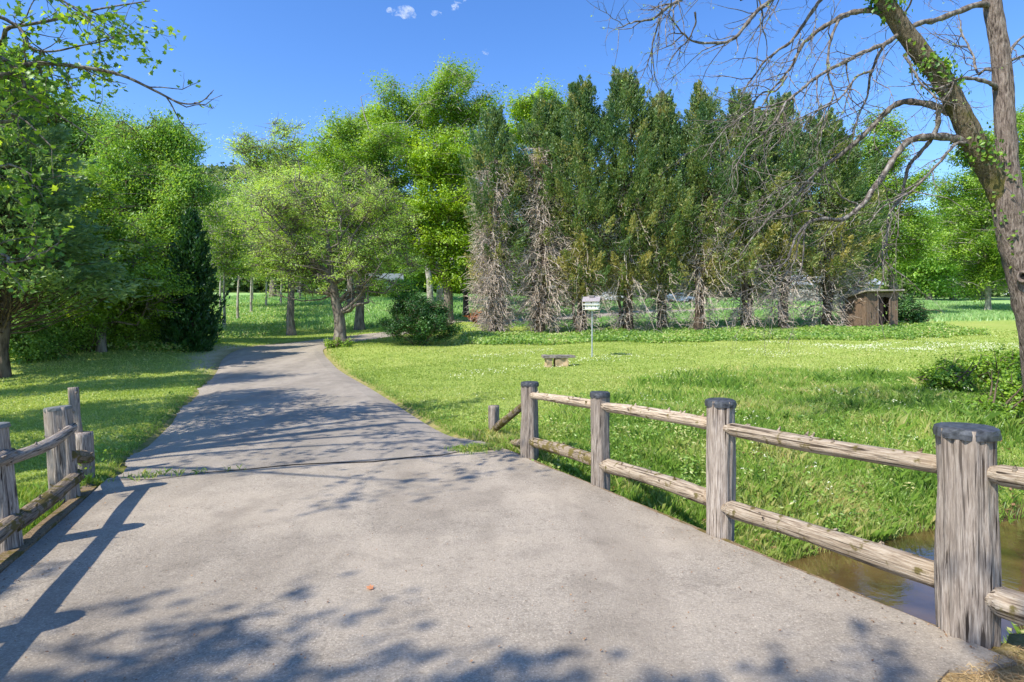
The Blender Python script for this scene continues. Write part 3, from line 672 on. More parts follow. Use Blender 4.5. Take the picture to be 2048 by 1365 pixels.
# middle group along the drive
T('spreading_tree', 'broad low spreading pale green tree whose forked trunk stands at the bend of the driveway', 'tree', (685, 692, 30), .36,
  [(655,440,150,100),(565,500,80,80),(765,490,85,90),(695,385,105,58),(600,425,95,75),(520,550,38,42),(775,545,60,45),(690,545,120,45),(590,560,60,40)], 'pale', 'bark_grey', n_limb=26, n_clump=640, lpc=50, cr=.5, ls=.10, fork=.27, seed=3, shell=.3, twig=6, flat=.5, trunk_top=6.2, dead=60)
T('shade_tree', 'slim tree with bare grey lower trunk left of the spreading tree on the drive bend', 'tree', (585, 672, 40), .31,
  [(575,470,85,85),(600,400,70,60),(540,520,60,40)], 'pale', 'bark_grey', n_limb=9, n_clump=240, lpc=90, cr=.8, ls=.13, fork=.4, seed=4)
T('shade_tree', 'green straight-trunked tree just past the forked trunk of the spreading tree', 'tree', (718, 660, 44), .36,
  [(740,330,80,85),(700,300,60,50),(780,430,70,70),(700,420,80,70)], 'lime2', 'bark_grey', n_limb=12, n_clump=380, lpc=120, cr=1.0, ls=.17, fork=.35, seed=5)
T('lime_green_tree', 'bright lime green oak with sturdy trunk rising behind the dark round bush', 'tree', (893, 640, 44), .42,
  [(890,400,85,80),(870,330,70,55),(930,460,65,60),(850,470,60,55),(905,540,80,25)], 'lime', 'bark_grey', n_limb=16, n_clump=430, lpc=130, cr=.95, ls=.19, fork=.3, seed=6, flat=.5)
T('shade_tree', 'thin dark trunked tree between the lime green oak and the first dead-looking cedar', 'tree', (932, 636, 52), .27,
  [(945,450,50,90),(960,360,45,60)], 'lime2', 'bark_brown', n_limb=8, n_clump=200, lpc=100, cr=.9, ls=.17, fork=.35, seed=7)
T('tall_tree', 'tallest bright green tree with upright stems topping the group behind the lime green oak', 'tree', (880, 628, 62), .55,
  [(905,205,75,70),(940,235,50,50),(860,220,60,55),(790,205,30,45),(830,290,85,50),(900,300,85,45),(770,270,45,45)], 'lime2', 'bark_pale', n_limb=20, n_clump=360, lpc=120, cr=1.05, ls=.25, fork=.2, seed=8, stems=3, twig=3, flat=.95, shell=.6)
T('tall_tree', 'rounded yellow green tree behind the spreading tree left of the tallest crown', 'tree', (700, 600, 66), .45,
  [(690,300,50,55),(655,350,55,50),(720,370,60,60),(745,260,40,40)], 'lime', 'bark_grey', n_limb=9, n_clump=230, lpc=110, cr=1.5, ls=.27, fork=.3, seed=9)
T('tall_tree', 'thin-leaved pale tree with open airy crown against the sky beside the distant hill', 'tree', (545, 598, 72), .4,
  [(575,285,50,40),(510,300,38,32),(545,340,60,40)], 'pale', 'bark_grey', n_limb=12, n_clump=170, lpc=40, cr=1.35, ls=.26, fork=.35, seed=10, twig=7)
T('tall_tree', 'yellow green tree rising behind the dead-looking cedars', 'tree', (1085, 640, 56), .4,
  [(1085,240,55,60),(1040,250,35,45),(1120,300,50,60),(1070,350,60,60)], 'lime', 'bark_grey', n_limb=9, n_clump=260, lpc=110, cr=1.2, ls=.24, fork=.3, seed=12)
# slim wood-edge trees, left of the drive
r_ = np.random.default_rng(33)
edge_lab = ['slim pale wood-edge tree closest to the dark juniper', 'slim pale tree second from the dark juniper', 'slim wood-edge tree third from the dark juniper', 'slim leaning wood-edge tree fourth from the dark juniper', 'slim tree fifth from the dark juniper, half hidden by branches', 'slim wood-edge tree furthest along the meadow edge', 'tall slender wood-edge tree behind the first pale ones', 'tall slender tree behind the meadow corner of the wood']
for i, (px, py, Y, tp_) in enumerate([(448,652,42,430),(476,645,47,400),(502,636,52,410),(532,628,58,400),(562,620,62,420),(600,606,70,420),(440,640,56,370),(505,620,66,360)]):
    T('slender_tree', edge_lab[i], 'tree', (px, py, Y), .11, [(px, (tp_ + 560) / 2 - 30, 34, (560 - tp_) / 2), (px + 12, 520, 30, 40)], 'pale' if i % 3 else 'lime2', 'bark_pale', n_limb=8, n_clump=110, lpc=55, cr=.8, ls=.15 + .02 * (Y > 55), fork=.3, seed=50 + i, twig=5, group='slim trees along the wood edge')
# big trees on the left
T('drooping_tree', 'big round-crowned green tree with drooping sprays left of the sky gap', 'tree', (300, 690, 30), .35,
  [(300,320,95,80),(340,290,60,65),(370,380,40,75),(250,400,90,90),(300,470,95,80)], 'mid', 'bark_brown', n_limb=14, n_clump=560, lpc=230, cr=.7, ls=.13, fork=.25, seed=20, droop=.12)
T('broadleaf_tree', 'light green broadleaf tree in the middle of the left tree wall', 'tree', (205, 697, 25), .2,
  [(230,510,85,90),(200,590,85,60),(290,580,60,60),(170,430,70,70)], 'lime2', 'bark_grey', n_limb=12, n_clump=300, lpc=120, cr=.6, ls=.12, fork=.15, seed=21)
T('broadleaf_tree', 'dark dense tree behind the pine at the top of the left tree wall', 'tree', (120, 690, 34), .4,
  [(130,280,120,85),(60,380,120,90),(180,360,90,80),(90,500,120,90)], 'deep', 'bark_brown', n_limb=12, n_clump=420, lpc=130, cr=1.1, ls=.17, fork=.2, seed=22)
T('broadleaf_tree', 'airy tree outside the left frame edge shading the near left lawn', 'tree', (-700, 720, 9.0), .18,
  [(-500,60,360,300),(-620,330,230,200)], 'mid', 'bark_grey', n_limb=10, n_clump=230, lpc=60, cr=.6, ls=.13, fork=.25, seed=23)
T('broadleaf_tree', 'airy tree outside the left frame edge shading the far left lawn', 'tree', (-420, 700, 14.5), .25,
  [(-240,190,200,200),(-330,400,170,170)], 'mid', 'bark_grey', n_limb=10, n_clump=260, lpc=60, cr=.65, ls=.13, fork=.25, seed=24)
# ------------------------------------------------------------------ conifers
def conifer(name, label, cat, base, H, R, leaf, bark, seed, tr=.22, n=420, lpc=60, ls=.3, z0=.06, power=.8, prof=None, upw=.9, group=None, dead=0, deadz=.6, sparse_low=0., stems=1, cs=.55, tintlow=.0, sag=.0):
    rng = np.random.default_rng(seed); root = empty(name, base); tag(root, label, cat, group); mbT = MB()
    for k_ in range(stems):
        a = rng.uniform(0, 6.28); o_ = np.array([math.cos(a), math.sin(a)]) * tr * (1.4 if stems > 1 else 0); K = 10; t = np.linspace(0, 1, K)
        ax = np.zeros((K, 3)); ax[:, 2] = -.3 + (H * (.93 if k_ == 0 else rng.uniform(.3, .7)) + .3) * t; ax[:, :2] = o_ * (1 + 1.5 * t[:, None] * (k_ > 0)) + np.cumsum(rng.normal(size=(K, 2)) * .05, 0)
        R_ = tr * (1 if k_ == 0 else .6) * (1 - .93 * t); R_[0] *= 1.5; tubes(mbT, ax[None], R_[None], 9)
    u = rng.uniform(0, 1, n) ** power; u = z0 + (1 - z0) * u
    keep = rng.uniform(0, 1, n) > sparse_low * (1 - smooth(.12, .62, u)); u = u[keep]; n = len(u)
    pr = (prof(u) if prof else (1 - u) ** .75) * R; th = rng.uniform(0, 2 * np.pi, n); rf = np.where(rng.uniform(size=n) < .16, rng.uniform(1.1, 1.38, n), rng.uniform(.5, 1.08, n)) * (1 + .2 * np.sin(3 * th + 9 * u + seed))
    C = np.stack([np.cos(th) * pr * rf, np.sin(th) * pr * rf, u * H], 1)
    p0 = np.stack([np.zeros(n), np.zeros(n), np.clip(u * H - pr * .55, .2, H * .93)], 1)
    Q = curve3(p0, C, 5, -.06, rng, .06); tubes(mbT, Q, (.014 + .006 * pr)[:, None] * np.linspace(1, .25, 5)[None], 4)
    mbT.build('trunk', bark, root, smooth=True)
    outd = unit(np.stack([np.cos(th), np.sin(th), np.full(n, upw) + 1.2 * u ** 3], 1))
    csz = cs * rng.uniform(.6, 1.3, n) * (1 - .35 * u); cnt = (lpc * rng.uniform(.6, 1.4, n)).astype(int); id_ = np.repeat(np.arange(n), cnt); nl = len(id_)
    al = rng.uniform(-1.1, 1.1, nl) * csz[id_]; lat = rng.normal(size=(nl, 3)) * csz[id_][:, None] * (.27 - .22 * (al / csz[id_] / 1.1))[:, None]
    pos = C[id_] + outd[id_] * al[:, None] + lat; pos[:, 2] -= sag * np.abs(lat[:, 2])
    d = unit(outd[id_] + rng.normal(size=(nl, 3)) * .45 + lat * .6)
    nr2 = unit(rng.normal(size=(nl, 3)) + [0, 0, .5]); nr2 = unit(nr2 - (nr2 * d).sum(1, keepdims=True) * d)
    cl = np.clip(rng.normal(.36, .16, n) + tintlow * (1 - smooth(.1, .7, u)) * rng.uniform(.2, 1, n), 0, 1)
    ti = np.clip(cl[id_] + rng.normal(size=nl) * .12, 0, 1); mbL = MB(); sz = ls * rng.uniform(.6, 1.3, nl)
    leaves(mbL, pos, nr2, sz, sz * .34, ti, rng, up=d); mbL.build('crown', leaf, root)
    if dead:
        mbD = MB(); nd = dead; ud = rng.uniform(.06, deadz, nd) ** 1.08; thd = rng.uniform(0, 2 * np.pi, nd)
        ln = R * rng.uniform(.5, 1.15, nd) * (1 - .3 * ud) * (.38 + .62 * smooth(.04, .22, ud)); st_ = np.stack([np.zeros(nd), np.zeros(nd), ud * H], 1)
        up_ = rng.uniform(-.25, .75, nd); K = 7; t = np.linspace(0, 1, K)[None]
        hor = ln[:, None] * t; zz_ = ud[:, None] * H + ln[:, None] * (up_[:, None] * t - (.55 + .7 * rng.uniform(0, 1, (nd, 1))) * t ** 2.2); zz_ = np.maximum(zz_, .12 + .1 * rng.uniform(0, 1, (nd, 1)))
        wob = np.cumsum(rng.normal(size=(nd, K)) * .05, 1); L = np.stack([hor * np.cos(thd[:, None] + wob * .8), hor * np.sin(thd[:, None] + wob * .8), zz_], -1)
        tubes(mbD, L, np.linspace(.036, .011, K)[None] * rng.uniform(.5, 1.1, (nd, 1)), 4)
        for rep in range(7):
            ki = rng.integers(2, K, nd); s0 = L[np.arange(nd), ki]; dd = unit(np.stack([np.cos(thd), np.sin(thd), np.full(nd, -.35)], 1) + rng.normal(size=(nd, 3)) * .65); ll = rng.uniform(.25, .9, nd)[:, None]
            e = s0 + dd * ll; e[:, 2] = np.maximum(e[:, 2], .05); tubes(mbD, curve3(s0, e, 4, .08, rng, .18), np.broadcast_to([[.014, .012, .009, .006]], (nd, 4)) * 1.2, 3)
        o = mbD.build('dead_branches', M['dead'], root); o['label'] = 'tangle of bare grey dead branches'
    return root
colprof = lambda u: (.50 + .50 * smooth(.1, .42, u)) * (1 - smooth(.70, 1.0, u) * .80)
cg = 'tall cedars in a row behind the lawn'
p_ = lambda px, py, Y: on(px, py, Y)
protoA = conifer('cedar', 'tall dark cedar rising behind the bird house, highest of the row', 'tree', p_(1250, 667, 36), 16.1, 2.25, M['cedar'], M['bark_brown'], 101, .24, 270, 260, .19, .17, .85, colprof, 1.0, cg, 210, .62, .3, 3, .95, .8)
protoD = conifer('cedar', 'ragged wide cedar veiled by hanging walnut twigs, sixth of the row from the left end', 'tree', p_(1482, 666, 37), 14.9, 2.5, M['cedar'], M['bark_brown'], 137, .24, 230, 260, .2, .20, .9, lambda u: (.7 + .3 * smooth(.0, .3, u)) * (1 - smooth(.72, 1.0, u) * .8), .8, cg, 240, .66, .4, 4, 1.0, .95)
protoB = conifer('cedar', 'green-topped cedar with browned lower sprays directly right of the highest cedar', 'tree', p_(1322, 667, 36.5), 14.9, 2.2, M['cedar'], M['bark_brown'], 102, .22, 240, 260, .19, .20, .85, colprof, 1.0, cg, 230, .68, .38, 4, .95, .9)
protoC = conifer('cedar', 'narrow half-dead cedar at the left end of the row, grey twigs nearly to the top', 'tree', p_(990, 672, 36), 14.0, 1.6, M['cedar'], M['bark_brown'], 103, .2, 190, 150, .19, .25, .8, colprof, 1.0, cg, 700, .8, .85, 4, .75, .6)
def clone(o, label, px, py, Y, sx, sz_, rz):
    c = copy_tree(o); c.location = p_(px, py, Y); c.scale = (sx, sx, sz_); c.rotation_euler = (0, 0, rz); c['label'] = label; return c
clone(protoC, 'mostly bare grey cedar skeleton, second from the left end of the row', 1088, 670, 36.5, 1.25, 1.06, 2.1)
clone(protoA, 'dark-topped cedar over a skirt of dead twigs just left of the bird house', 1165, 668, 36, 1.0, .955, 1.7)
clone(protoB, 'cedar with sky showing beside its crown, fifth of the row from the left end', 1405, 667, 36, .95, 1.0, 2.6)
clone(protoB, 'cedar behind the thick tangle of walnut twigs', 1556, 664, 37, 1.0, .985, 5.0)
clone(protoD, 'last tall cedar of the row before the shed', 1640, 661, 38, 1.12, .93, .6)
clone(protoA, 'shorter cedar leaning over the shed roof at the right end of the row', 1695, 660, 42, .8, .74, 1.1)
conifer('juniper', 'very dark cone-shaped juniper touching the lawn at the left of the drive', 'tree', p_(383, 692, 27), 6.4, 1.2, M['juniper'], M['bark_brown'], 110, .12, 620, 55, .2, .0, 1.0, lambda u: (1 - u) ** .62 * (.75 + .25 * smooth(0, .2, u)), 1.3, None, 0, .5, 0, 1, .34)
conifer('pine', 'soft needled pine with dark trunk at the left edge of the lawn', 'tree', p_(8, 758, 20.7), 11.5, 3.5, M['pine'], M['bark_brown'], 111, .2, 600, 80, .24, .27, 1.1, lambda u: (1 - u) ** .7, .05, None, 0, .3, 0, 1, .8, .2, .3)

# right-hand trees behind the shed and field
T('broadleaf_tree', 'tall leafy green tree right behind the shed with rounded crown', 'tree', (1795, 632, 50), .4,
  [(1745,300,50,65),(1765,380,65,70),(1790,470,55,80),(1740,460,60,80)], 'lime2', 'bark_grey', n_limb=12, n_clump=380, lpc=120, cr=1.0, ls=.2, fork=.12, seed=30)
T('broadleaf_tree', 'leafy tree with mottled white forked trunk standing in the field beside the big walnut', 'tree', (1978, 626, 58), .33,
  [(1960,490,75,70),(1930,400,50,60),(2000,350,60,75),(2030,270,50,55),(1990,560,60,35),(1925,320,30,30)], 'lime2', 'bark_pale', n_limb=12, n_clump=400, lpc=110, cr=1.1, ls=.22, fork=.12, seed=31, stems=2)
T('broadleaf_tree', 'bright tree just outside the field corner behind the walnut stem', 'tree', (2120, 640, 50), .35,
  [(2110,420,90,150),(2080,300,60,80)], 'lime2', 'bark_grey', n_limb=8, n_clump=240, lpc=100, cr=1.2, ls=.24, fork=.2, seed=34)
fl_ = ['dense green far tree at the end of the field next to the shed tree', 'round far tree in the middle of the field end', 'far tree at the field end close to the mottled trunk', 'darker far tree at the field end behind the walnut trunk',
       'far tree beyond the meadow behind the pale house', 'far tree beyond the meadow between spreading tree and oak', 'far tree seen between the cedar trunks left of the bird house', 'far tree seen between the cedar trunks right of the bird house', 'far tree behind the middle of the cedar row', 'far tree behind the right part of the cedar row','far tree behind the left end of the meadow','tree beyond the field behind the shed roof', 'far tree behind the oak and the thin dark trunk']
for i, (px, py, Y, rx, ry, cy, lf) in enumerate([(1855,600,88,40,75,500,'mid'),(1905,600,92,45,90,490,'lime2'),(1960,600,94,45,90,470,'mid'),(2040,602,90,60,100,440,'mid'),
        (740,590,104,60,90,480,'mid'),(860,592,100,60,90,480,'mid'),(1060,600,92,60,80,500,'lime2'),(1290,600,100,80,100,480,'mid'),(1420,600,100,70,100,470,'lime2'),(1560,600,98,80,90,490,'mid'),(600,592,96,70,80,470,'mid'),(1700,600,94,60,90,480,'lime2'),(960,598,96,50,90,470,'mid')]):
    T('distant_tree', fl_[i], 'tree', (px, py, Y), .4, [(px, cy, rx, ry), (px + 12, cy + 45, rx, ry * .6), (px - 20, cy - 10, rx * .7, ry * .8)], lf, 'bark_grey', n_limb=6, n_clump=170, lpc=110, cr=1.9, ls=.42, fork=.1, seed=70 + i, twig=1, group='trees far behind the field')

# shrubs
def shrub(label, px, py, Y, bl, leaf, seed, ls=.09, n_clump=200, lpc=90, cr=.35, name='shrub', group=None, bark='bark_brown', stems=4, **kw):
    return T(name, label, 'shrub', (px, py, Y), .06, bl, leaf, bark, n_limb=10, n_clump=n_clump, lpc=lpc, cr=cr, ls=ls, fork=.0, seed=seed, stems=stems, twig=2, trunk_top=1.0, trunk_name='stems', group=group, flat=.8, **kw)
shrub('dark green rounded bush on the lawn beside the driveway bend', 840, 692, 30, [(838,642,54,42),(798,652,36,30),(888,660,34,26),(828,612,34,22),(870,632,30,24)], 'bush', 200, .09, 330, 100, .32, 'bush')
shrub('dark green bush leaning on the right wall of the shed', 1818, 652, 38, [(1815,620,22,26),(1825,635,20,18)], 'bush', 201, .12, 120, 90, .4, 'bush')
sl_ = ['pale leafy undergrowth shrub at the foot of the left tree wall next to the juniper', 'leafy undergrowth shrub in the middle of the left tree wall foot', 'tall undergrowth shrub behind the pine at the left', 'low shrub close to the pine trunk', 'shrub at the foot of the drooping tree','bright shrub on the near side of the juniper']
for i, (px, py, Y, bl, lf) in enumerate([(300,694,27,[(300,650,45,42),(320,610,35,40)],'mid'),(235,696,26,[(235,645,45,50),(210,600,40,45)],'lime2'),(120,706,25,[(120,620,60,70),(60,590,60,80)],'deep'),(60,722,23,[(60,680,50,36)],'deep'),(345,694,30,[(340,600,40,60),(330,540,45,50)],'mid'),(175,704,25,[(170,660,45,42)],'mid')]):
    shrub(sl_[i], px, py, Y, bl, lf, 210 + i, .10, 200, 90, .4, group='undergrowth shrubs along the left tree wall')
shrub('young leafy shoots sprouting around the foot of the spreading tree', 672, 697, 29.2, [(668,690,14,9),(692,692,10,8)], 'lime2', 220, .09, 40, 50, .2)
shrub('leafy field shrub in front of the pale house', 752, 598, 76, [(750,582,22,16),(768,590,18,10)], 'lime2', 231, .26, 70, 60, .8, group='shrubs at the meadow edge')
shrub('wide field shrub hiding the foot of the pale house on the oak side', 800, 600, 74, [(803,584,24,16),(785,592,16,8)], 'mid', 232, .26, 70, 60, .8, group='shrubs at the meadow edge')
rusty = T('maple_sapling', 'small sapling with rusty orange leaves at the foot of the first cedar', 'tree', (965, 655, 38), .05, [(962,630,22,12),(950,638,12,8),(985,625,14,10)], 'rust', 'bark_brown', n_limb=5, n_clump=36, lpc=26, cr=.28, ls=.12, fork=.3, seed=230)
shrub('broad weedy shrub covering the far creek bank in front of the walnut trunk', 2010, 790, 15, [(1990,752,60,26),(2060,745,50,36),(1930,752,35,18)], 'lime2', 240, .09, 200, 90, .26)
shrub('small weedy clump at the open-lawn end of the bank shrubs', 1885, 775, 14.5, [(1890,755,34,16),(1915,770,24,14)], 'lime2', 242, .08, 90, 70, .22)
shrub('low leafy weeds spilling down the bank below the broad weedy shrub', 1975, 850, 11.5, [(1975,835,48,20),(2030,850,36,20)], 'lime2', 243, .07, 110, 70, .2)
shrub('leafy weedy shrub on the far creek bank at the frame edge', 2080, 840, 12.5, [(2060,800,60,35),(2010,815,40,22)], 'lime2', 241, .08, 130, 80, .24)

# ------------------------------------------------------------------ the bare walnut
def zp(x, y): return (1200 + x / 2.275, y / 2.275)
wal = empty('walnut_tree', (*at(2110, 700, 10.6)[:2], g1(*at(2110, 700, 10.6)[:2])))
tag(wal, 'big two-stemmed walnut with rough bark and long bare arching branches over the lawn', 'tree')
wl = np.array(wal.location)
THIN = .89
def path(pts, n=8):
    """pts (px,py,Y,radius px) -> smooth world path and radii"""
    W = np.array([[*at(a, b, c), d * THIN * c / F] for a, b, c, d in pts]); Q = catmull(W, n); return Q[:, :3], np.maximum(Q[:, 3], .004)
rw = np.random.default_rng(404)
stemR = [(2118,1000,10.6,62),(2112,840,10.6,50),(2098,740,10.6,46),(2080,650,10.6,41),(2057,560,10.6,37),(2033,480,10.6,34),(2020,415,10.55,31),(2017,350,10.5,21),(2012,280,10.5,19.5),(2008,200,10.5,18.5),(2000,100,10.5,17.5),(1985,10,10.5,16.5),(1975,-100,10.5,15),(1985,-260,10.4,12),(1960,-420,10.3,8),(1980,-560,10.3,3)]
stemL = [(2026,450,10.6,26),(2008,400,10.6,26),(1985,350,10.6,25),(1955,300,10.5,24),(1925,237,10.4,21),(1886,163,10.3,20),(1837,101,10.2,18.5),(1789,35,10.1,17.5),(1750,-30,10,16),(1700,-130,9.9,14),(1640,-240,9.8,10),(1600,-380,9.8,5),(1590,-480,9.8,2)]
def rough_tube(pts, n, sides, amp, seed):
    Q, R = path(pts, n); mb = MB()
    tubes(mb, Q[None], R[None], sides); V = mb.V[0]; c = np.repeat(Q, sides, 0); d = V - c
    ang = np.tile(np.arange(sides), len(Q)); f = np.array([mnoise.noise(Vector((ang_ * .9, i_ * .22, seed))) for i_, ang_ in zip(np.repeat(np.arange(len(Q)), sides), ang)])
    f2 = np.sin(ang * 2 * np.pi / sides * 3 + seed) * .4
    mb.V[0] = c + d * (1 + amp * (f + f2 * .5))[:, None]; return mb, Q, R
mbT, QR, RRr = rough_tube(stemR, 14, 30, .12, 7.3)
for v in mbT.V: v -= wl
mbT.build('trunk', M['bark_walnut'], wal, smooth=True)
mbT, QL, RLl = rough_tube(stemL, 14, 28, .13, 3.1)
for v in mbT.V: v -= wl
o = mbT.build('leaning_stem', M['bark_walnut_moss'], wal, smooth=True); o['label'] = 'leaning mossy stem'
# a knot hole in the trunk
kh = at(2037, 556, 10.6) - wl; dirn = unit(np.array([-.75, -.66, 0])); kh = at(2052,556,10.6) - wl + dirn * .345
mb = MB(); a = np.linspace(0, 2 * np.pi, 16, endpoint=False); side = np.cross(dirn, [0, 0, 1]); V = []
for k_, (rr_, dd_) in enumerate(((.125, -.03), (.105, .035), (.07, .03), (.05, -.03))):
    V += [kh + dirn * dd_ + side * math.cos(t) * rr_ * .8 + np.array([0, 0, 1]) * math.sin(t) * rr_ for t in a]
k = np.arange(3)[:, None] * 16; j = np.arange(16)[None]; j2 = (j + 1) % 16
mb.add(V, np.stack([k + j, k + j2, k + 16 + j2, k + 16 + j], -1).reshape(-1, 4)); mb.build('knot', M['bark_walnut'], wal, smooth=True)
mb = MB(); mb.add(V[48:], [list(range(16))]); mb.build('hollow', m_dk, wal)
Z = lambda lst, y0, y1, r0, r1: [(*zp(x, y), y0 + (y1 - y0) * i / (len(lst) - 1), r0 + (r1 - r0) * i / (len(lst) - 1)) for i, (x, y) in enumerate(lst)]
LB = [Z([(1740,680),(1690,660),(1600,630),(1500,620),(1400,632),(1345,680),(1290,760),(1230,850),(1180,925),(1100,985),(1000,985),(930,1010),(880,1080),(850,1160),(800,1230)], 10.5, 10.0, 12, 2),
      Z([(1640,530),(1580,508),(1480,472),(1380,465),(1315,492),(1250,550),(1190,612),(1130,668),(1060,720),(1000,770),(950,825),(880,900),(820,960),(760,1010),(700,1080),(640,1170)], 10.4, 12.0, 9.5, 1.6),
      Z([(1780,30),(1740,22),(1650,40),(1550,78),(1490,86),(1400,132),(1330,180),(1250,212),(1170,250),(1080,292),(1000,342),(945,392),(880,450),(840,520),(780,590),(700,660),(640,760)], 10.5, 9.2, 8.5, 1.5),
      Z([(1340,90),(1280,62),(1200,48),(1120,65),(1030,112),(960,162),(910,222),(880,290),(840,342),(780,420),(740,480)], 10.1, 11.2, 8.5, 1.8),
      Z([(1800,400),(1790,385),(1720,360),(1640,355),(1580,382),(1520,400),(1470,370)], 10.5, 9.9, 6.5, 1.5),
      Z([(1560,480),(1540,510),(1540,565),(1520,625),(1470,690),(1420,762),(1400,822),(1385,900),(1330,970),(1322,1060),(1300,1150),(1302,1240),(1280,1310)], 10.3, 10.9, 7, 1.4),
      Z([(1660,650),(1610,662),(1560,720),(1490,790),(1420,860),(1360,900),(1290,945),(1230,1020)], 10.4, 9.8, 4.5, 1.2),
      Z([(1260,-60),(1010,-90),(860,-60),(790,0),(700,80),(620,165),(520,190),(430,182),(370,130),(320,60)], 9.9, 9.0, 8, 1.2),
      Z([(1180,-140),(800,-190),(560,-120),(390,0),(300,60),(220,112),(140,122),(60,150)], 9.9, 8.6, 7.5, 1.2),
      Z([(1180,-90),(1080,-60),(1010,10),(950,100),(880,200),(800,260),(740,312),(690,380),(650,440)], 9.9, 10.4, 6.5, 1.3),
      Z([(1130,70),(1080,100),(1045,200),(1030,330),(1050,440),(1010,560),(1005,650)], 10.2, 9.6, 4.5, 1.1),
      Z([(1300,190),(1270,250),(1230,340),(1210,420),(1160,520),(1140,620),(1110,720)], 10.0, 10.5, 4.5, 1.1),
      Z([(1240,320),(1160,350),(1110,420),(1060,470),(960,510),(860,560),(760,620)], 10.1, 9.0, 3.4, 1.0),
      Z([(1340,-80),(1420,-20),(1390,60),(1350,120)], 10.1, 10.8, 4, 1.2),
      Z([(1850,260),(1900,200),(1960,130),(2010,60)], 10.5, 11, 5, 1.5),
      Z([(1850,330),(1760,310),(1720,330),(1690,240),(1640,150),(1620,40)], 10.5, 11.5, 4.5, 1.2),
      Z([(1870,280),(1930,255),(1990,230)], 10.5, 11.3, 4, 1.5),
      Z([(1010,985),(940,960),(860,980),(800,960),(720,980),(650,1010),(600,1080),(560,1180)], 10.0, 10.8, 2.6, .9),
      Z([(1170,930),(1100,900),(1050,850),(1000,840),(930,830),(860,830),(800,860),(740,940)], 10.2, 9.6, 2.8, .9),
      Z([(960,1000),(900,1090),(880,1180),(830,1260),(760,1340),(700,1400),(660,1440)], 10.0, 10.3, 2.4, .9),
      Z([(930,1030),(920,1130),(900,1240),(850,1330),(800,1400)], 10.1, 9.8, 2.2, .8),
      Z([(850,350),(800,420),(740,430),(680,500),(600,560),(540,600)], 10.8, 10, 3, .9),
      Z([(880,450),(780,480),(700,500),(600,560),(520,640),(470,720)], 9.8, 9.3, 2.6, .8),
      Z([(430,60),(440,120),(400,200),(340,250),(310,310)], 9.0, 9.4, 2.6, .8),
      Z([(270,80),(250,150),(240,220),(215,300)], 8.9, 9.3, 2.4, .8),
      Z([(640,0),(700,-30),(740,60),(740,130),(760,200),(750,300)], 9.4, 9.8, 2.8, .8),
      Z([(1380,250),(1440,330),(1480,400),(1560,470)], 10.2, 9.9, 3, 2)]
THIN = .75; mbL_ = MB(); segs = []
for b in LB:
    Q, R = path(b, 6); R = R * (1 + .12 * np.sin(np.arange(len(R)) * 1.3))
    Q = Q + np.cumsum(rw.normal(size=Q.shape) * .006, 0)
    tubes(mbL_, Q[None], R[None], 9); segs.append((Q, R))
tips = []
def sprout(Q, R, dens, lo, hi, rad, gen, mb, rng, down=.25, top_=.8):
    d = np.linalg.norm(np.diff(Q, axis=0), axis=1); s_ = np.concatenate([[0], np.cumsum(d)]); n_ = rng.poisson(dens * s_[-1])
    new = []
    for _ in range(n_):
        u = (1 - rng.uniform(0, top_)) * s_[-1]; i = min(len(d) - 1, int(np.searchsorted(s_, u) - 1)); i = max(i, 0)
        p0 = Q[i] + (Q[i + 1] - Q[i]) * ((u - s_[i]) / max(d[i], 1e-6)); T_ = unit(Q[i + 1] - Q[i]); v = unit(rng.normal(size=3)); dr = unit(T_ * rng.uniform(.5, 1.1) + v * .8 + np.array([-.12, 0, -down * rng.uniform(0, 1.6)]))
        L = rng.uniform(lo, hi); K = 7; pts = [p0]; cur = dr
        for k_ in range(K - 1):
            cur = unit(cur + rng.normal(size=3) * .22 + np.array([0, 0, -.04 + .08 * (k_ > 3)])); pts.append(pts[-1] + cur * L / (K - 1))
        new.append((np.array(pts), np.minimum(R[i] * .75, rad) * np.linspace(1, .35, K)))
    if new: tubes(mb, np.array([a for a, _ in new]), np.array([b_ for _, b_ in new]), 4 if gen < 2 else 3)
    return new
mbTw = MB(); g2 = []; g3 = []
for b, (Q, R) in zip(LB, segs): g2 += sprout(Q, R, 4.3, .5, 1.3, .0105, 1, mbTw, rw)
for Q, R in g2: g3 += sprout(Q, R, 5.0, .18, .5, .006, 2, mbTw, rw, .1)
Qs = [sprout(Q, R, 2.4, .06, .16, .004, 3, mbTw, rw, 0) for Q, R in g3]
for m_ in (mbL_, mbTw):
    for v in m_.V: v -= wl
mbL_.build('limbs', M['limb'], wal, smooth=True)
mbTw.build('twigs', M['limb'], wal)
budp = np.array([q_[0][-1] for s2 in Qs for q_ in s2][::2]) - wl
mb = MB(); bp2 = np.repeat(budp, 3, 0) + rw.normal(size=(len(budp) * 3, 3)) * .014; leaves(mb, bp2, rw.normal(size=bp2.shape), .032, .018, rw.uniform(.4, 1, len(bp2)), rw); mb.build('buds', M['pale'], wal)
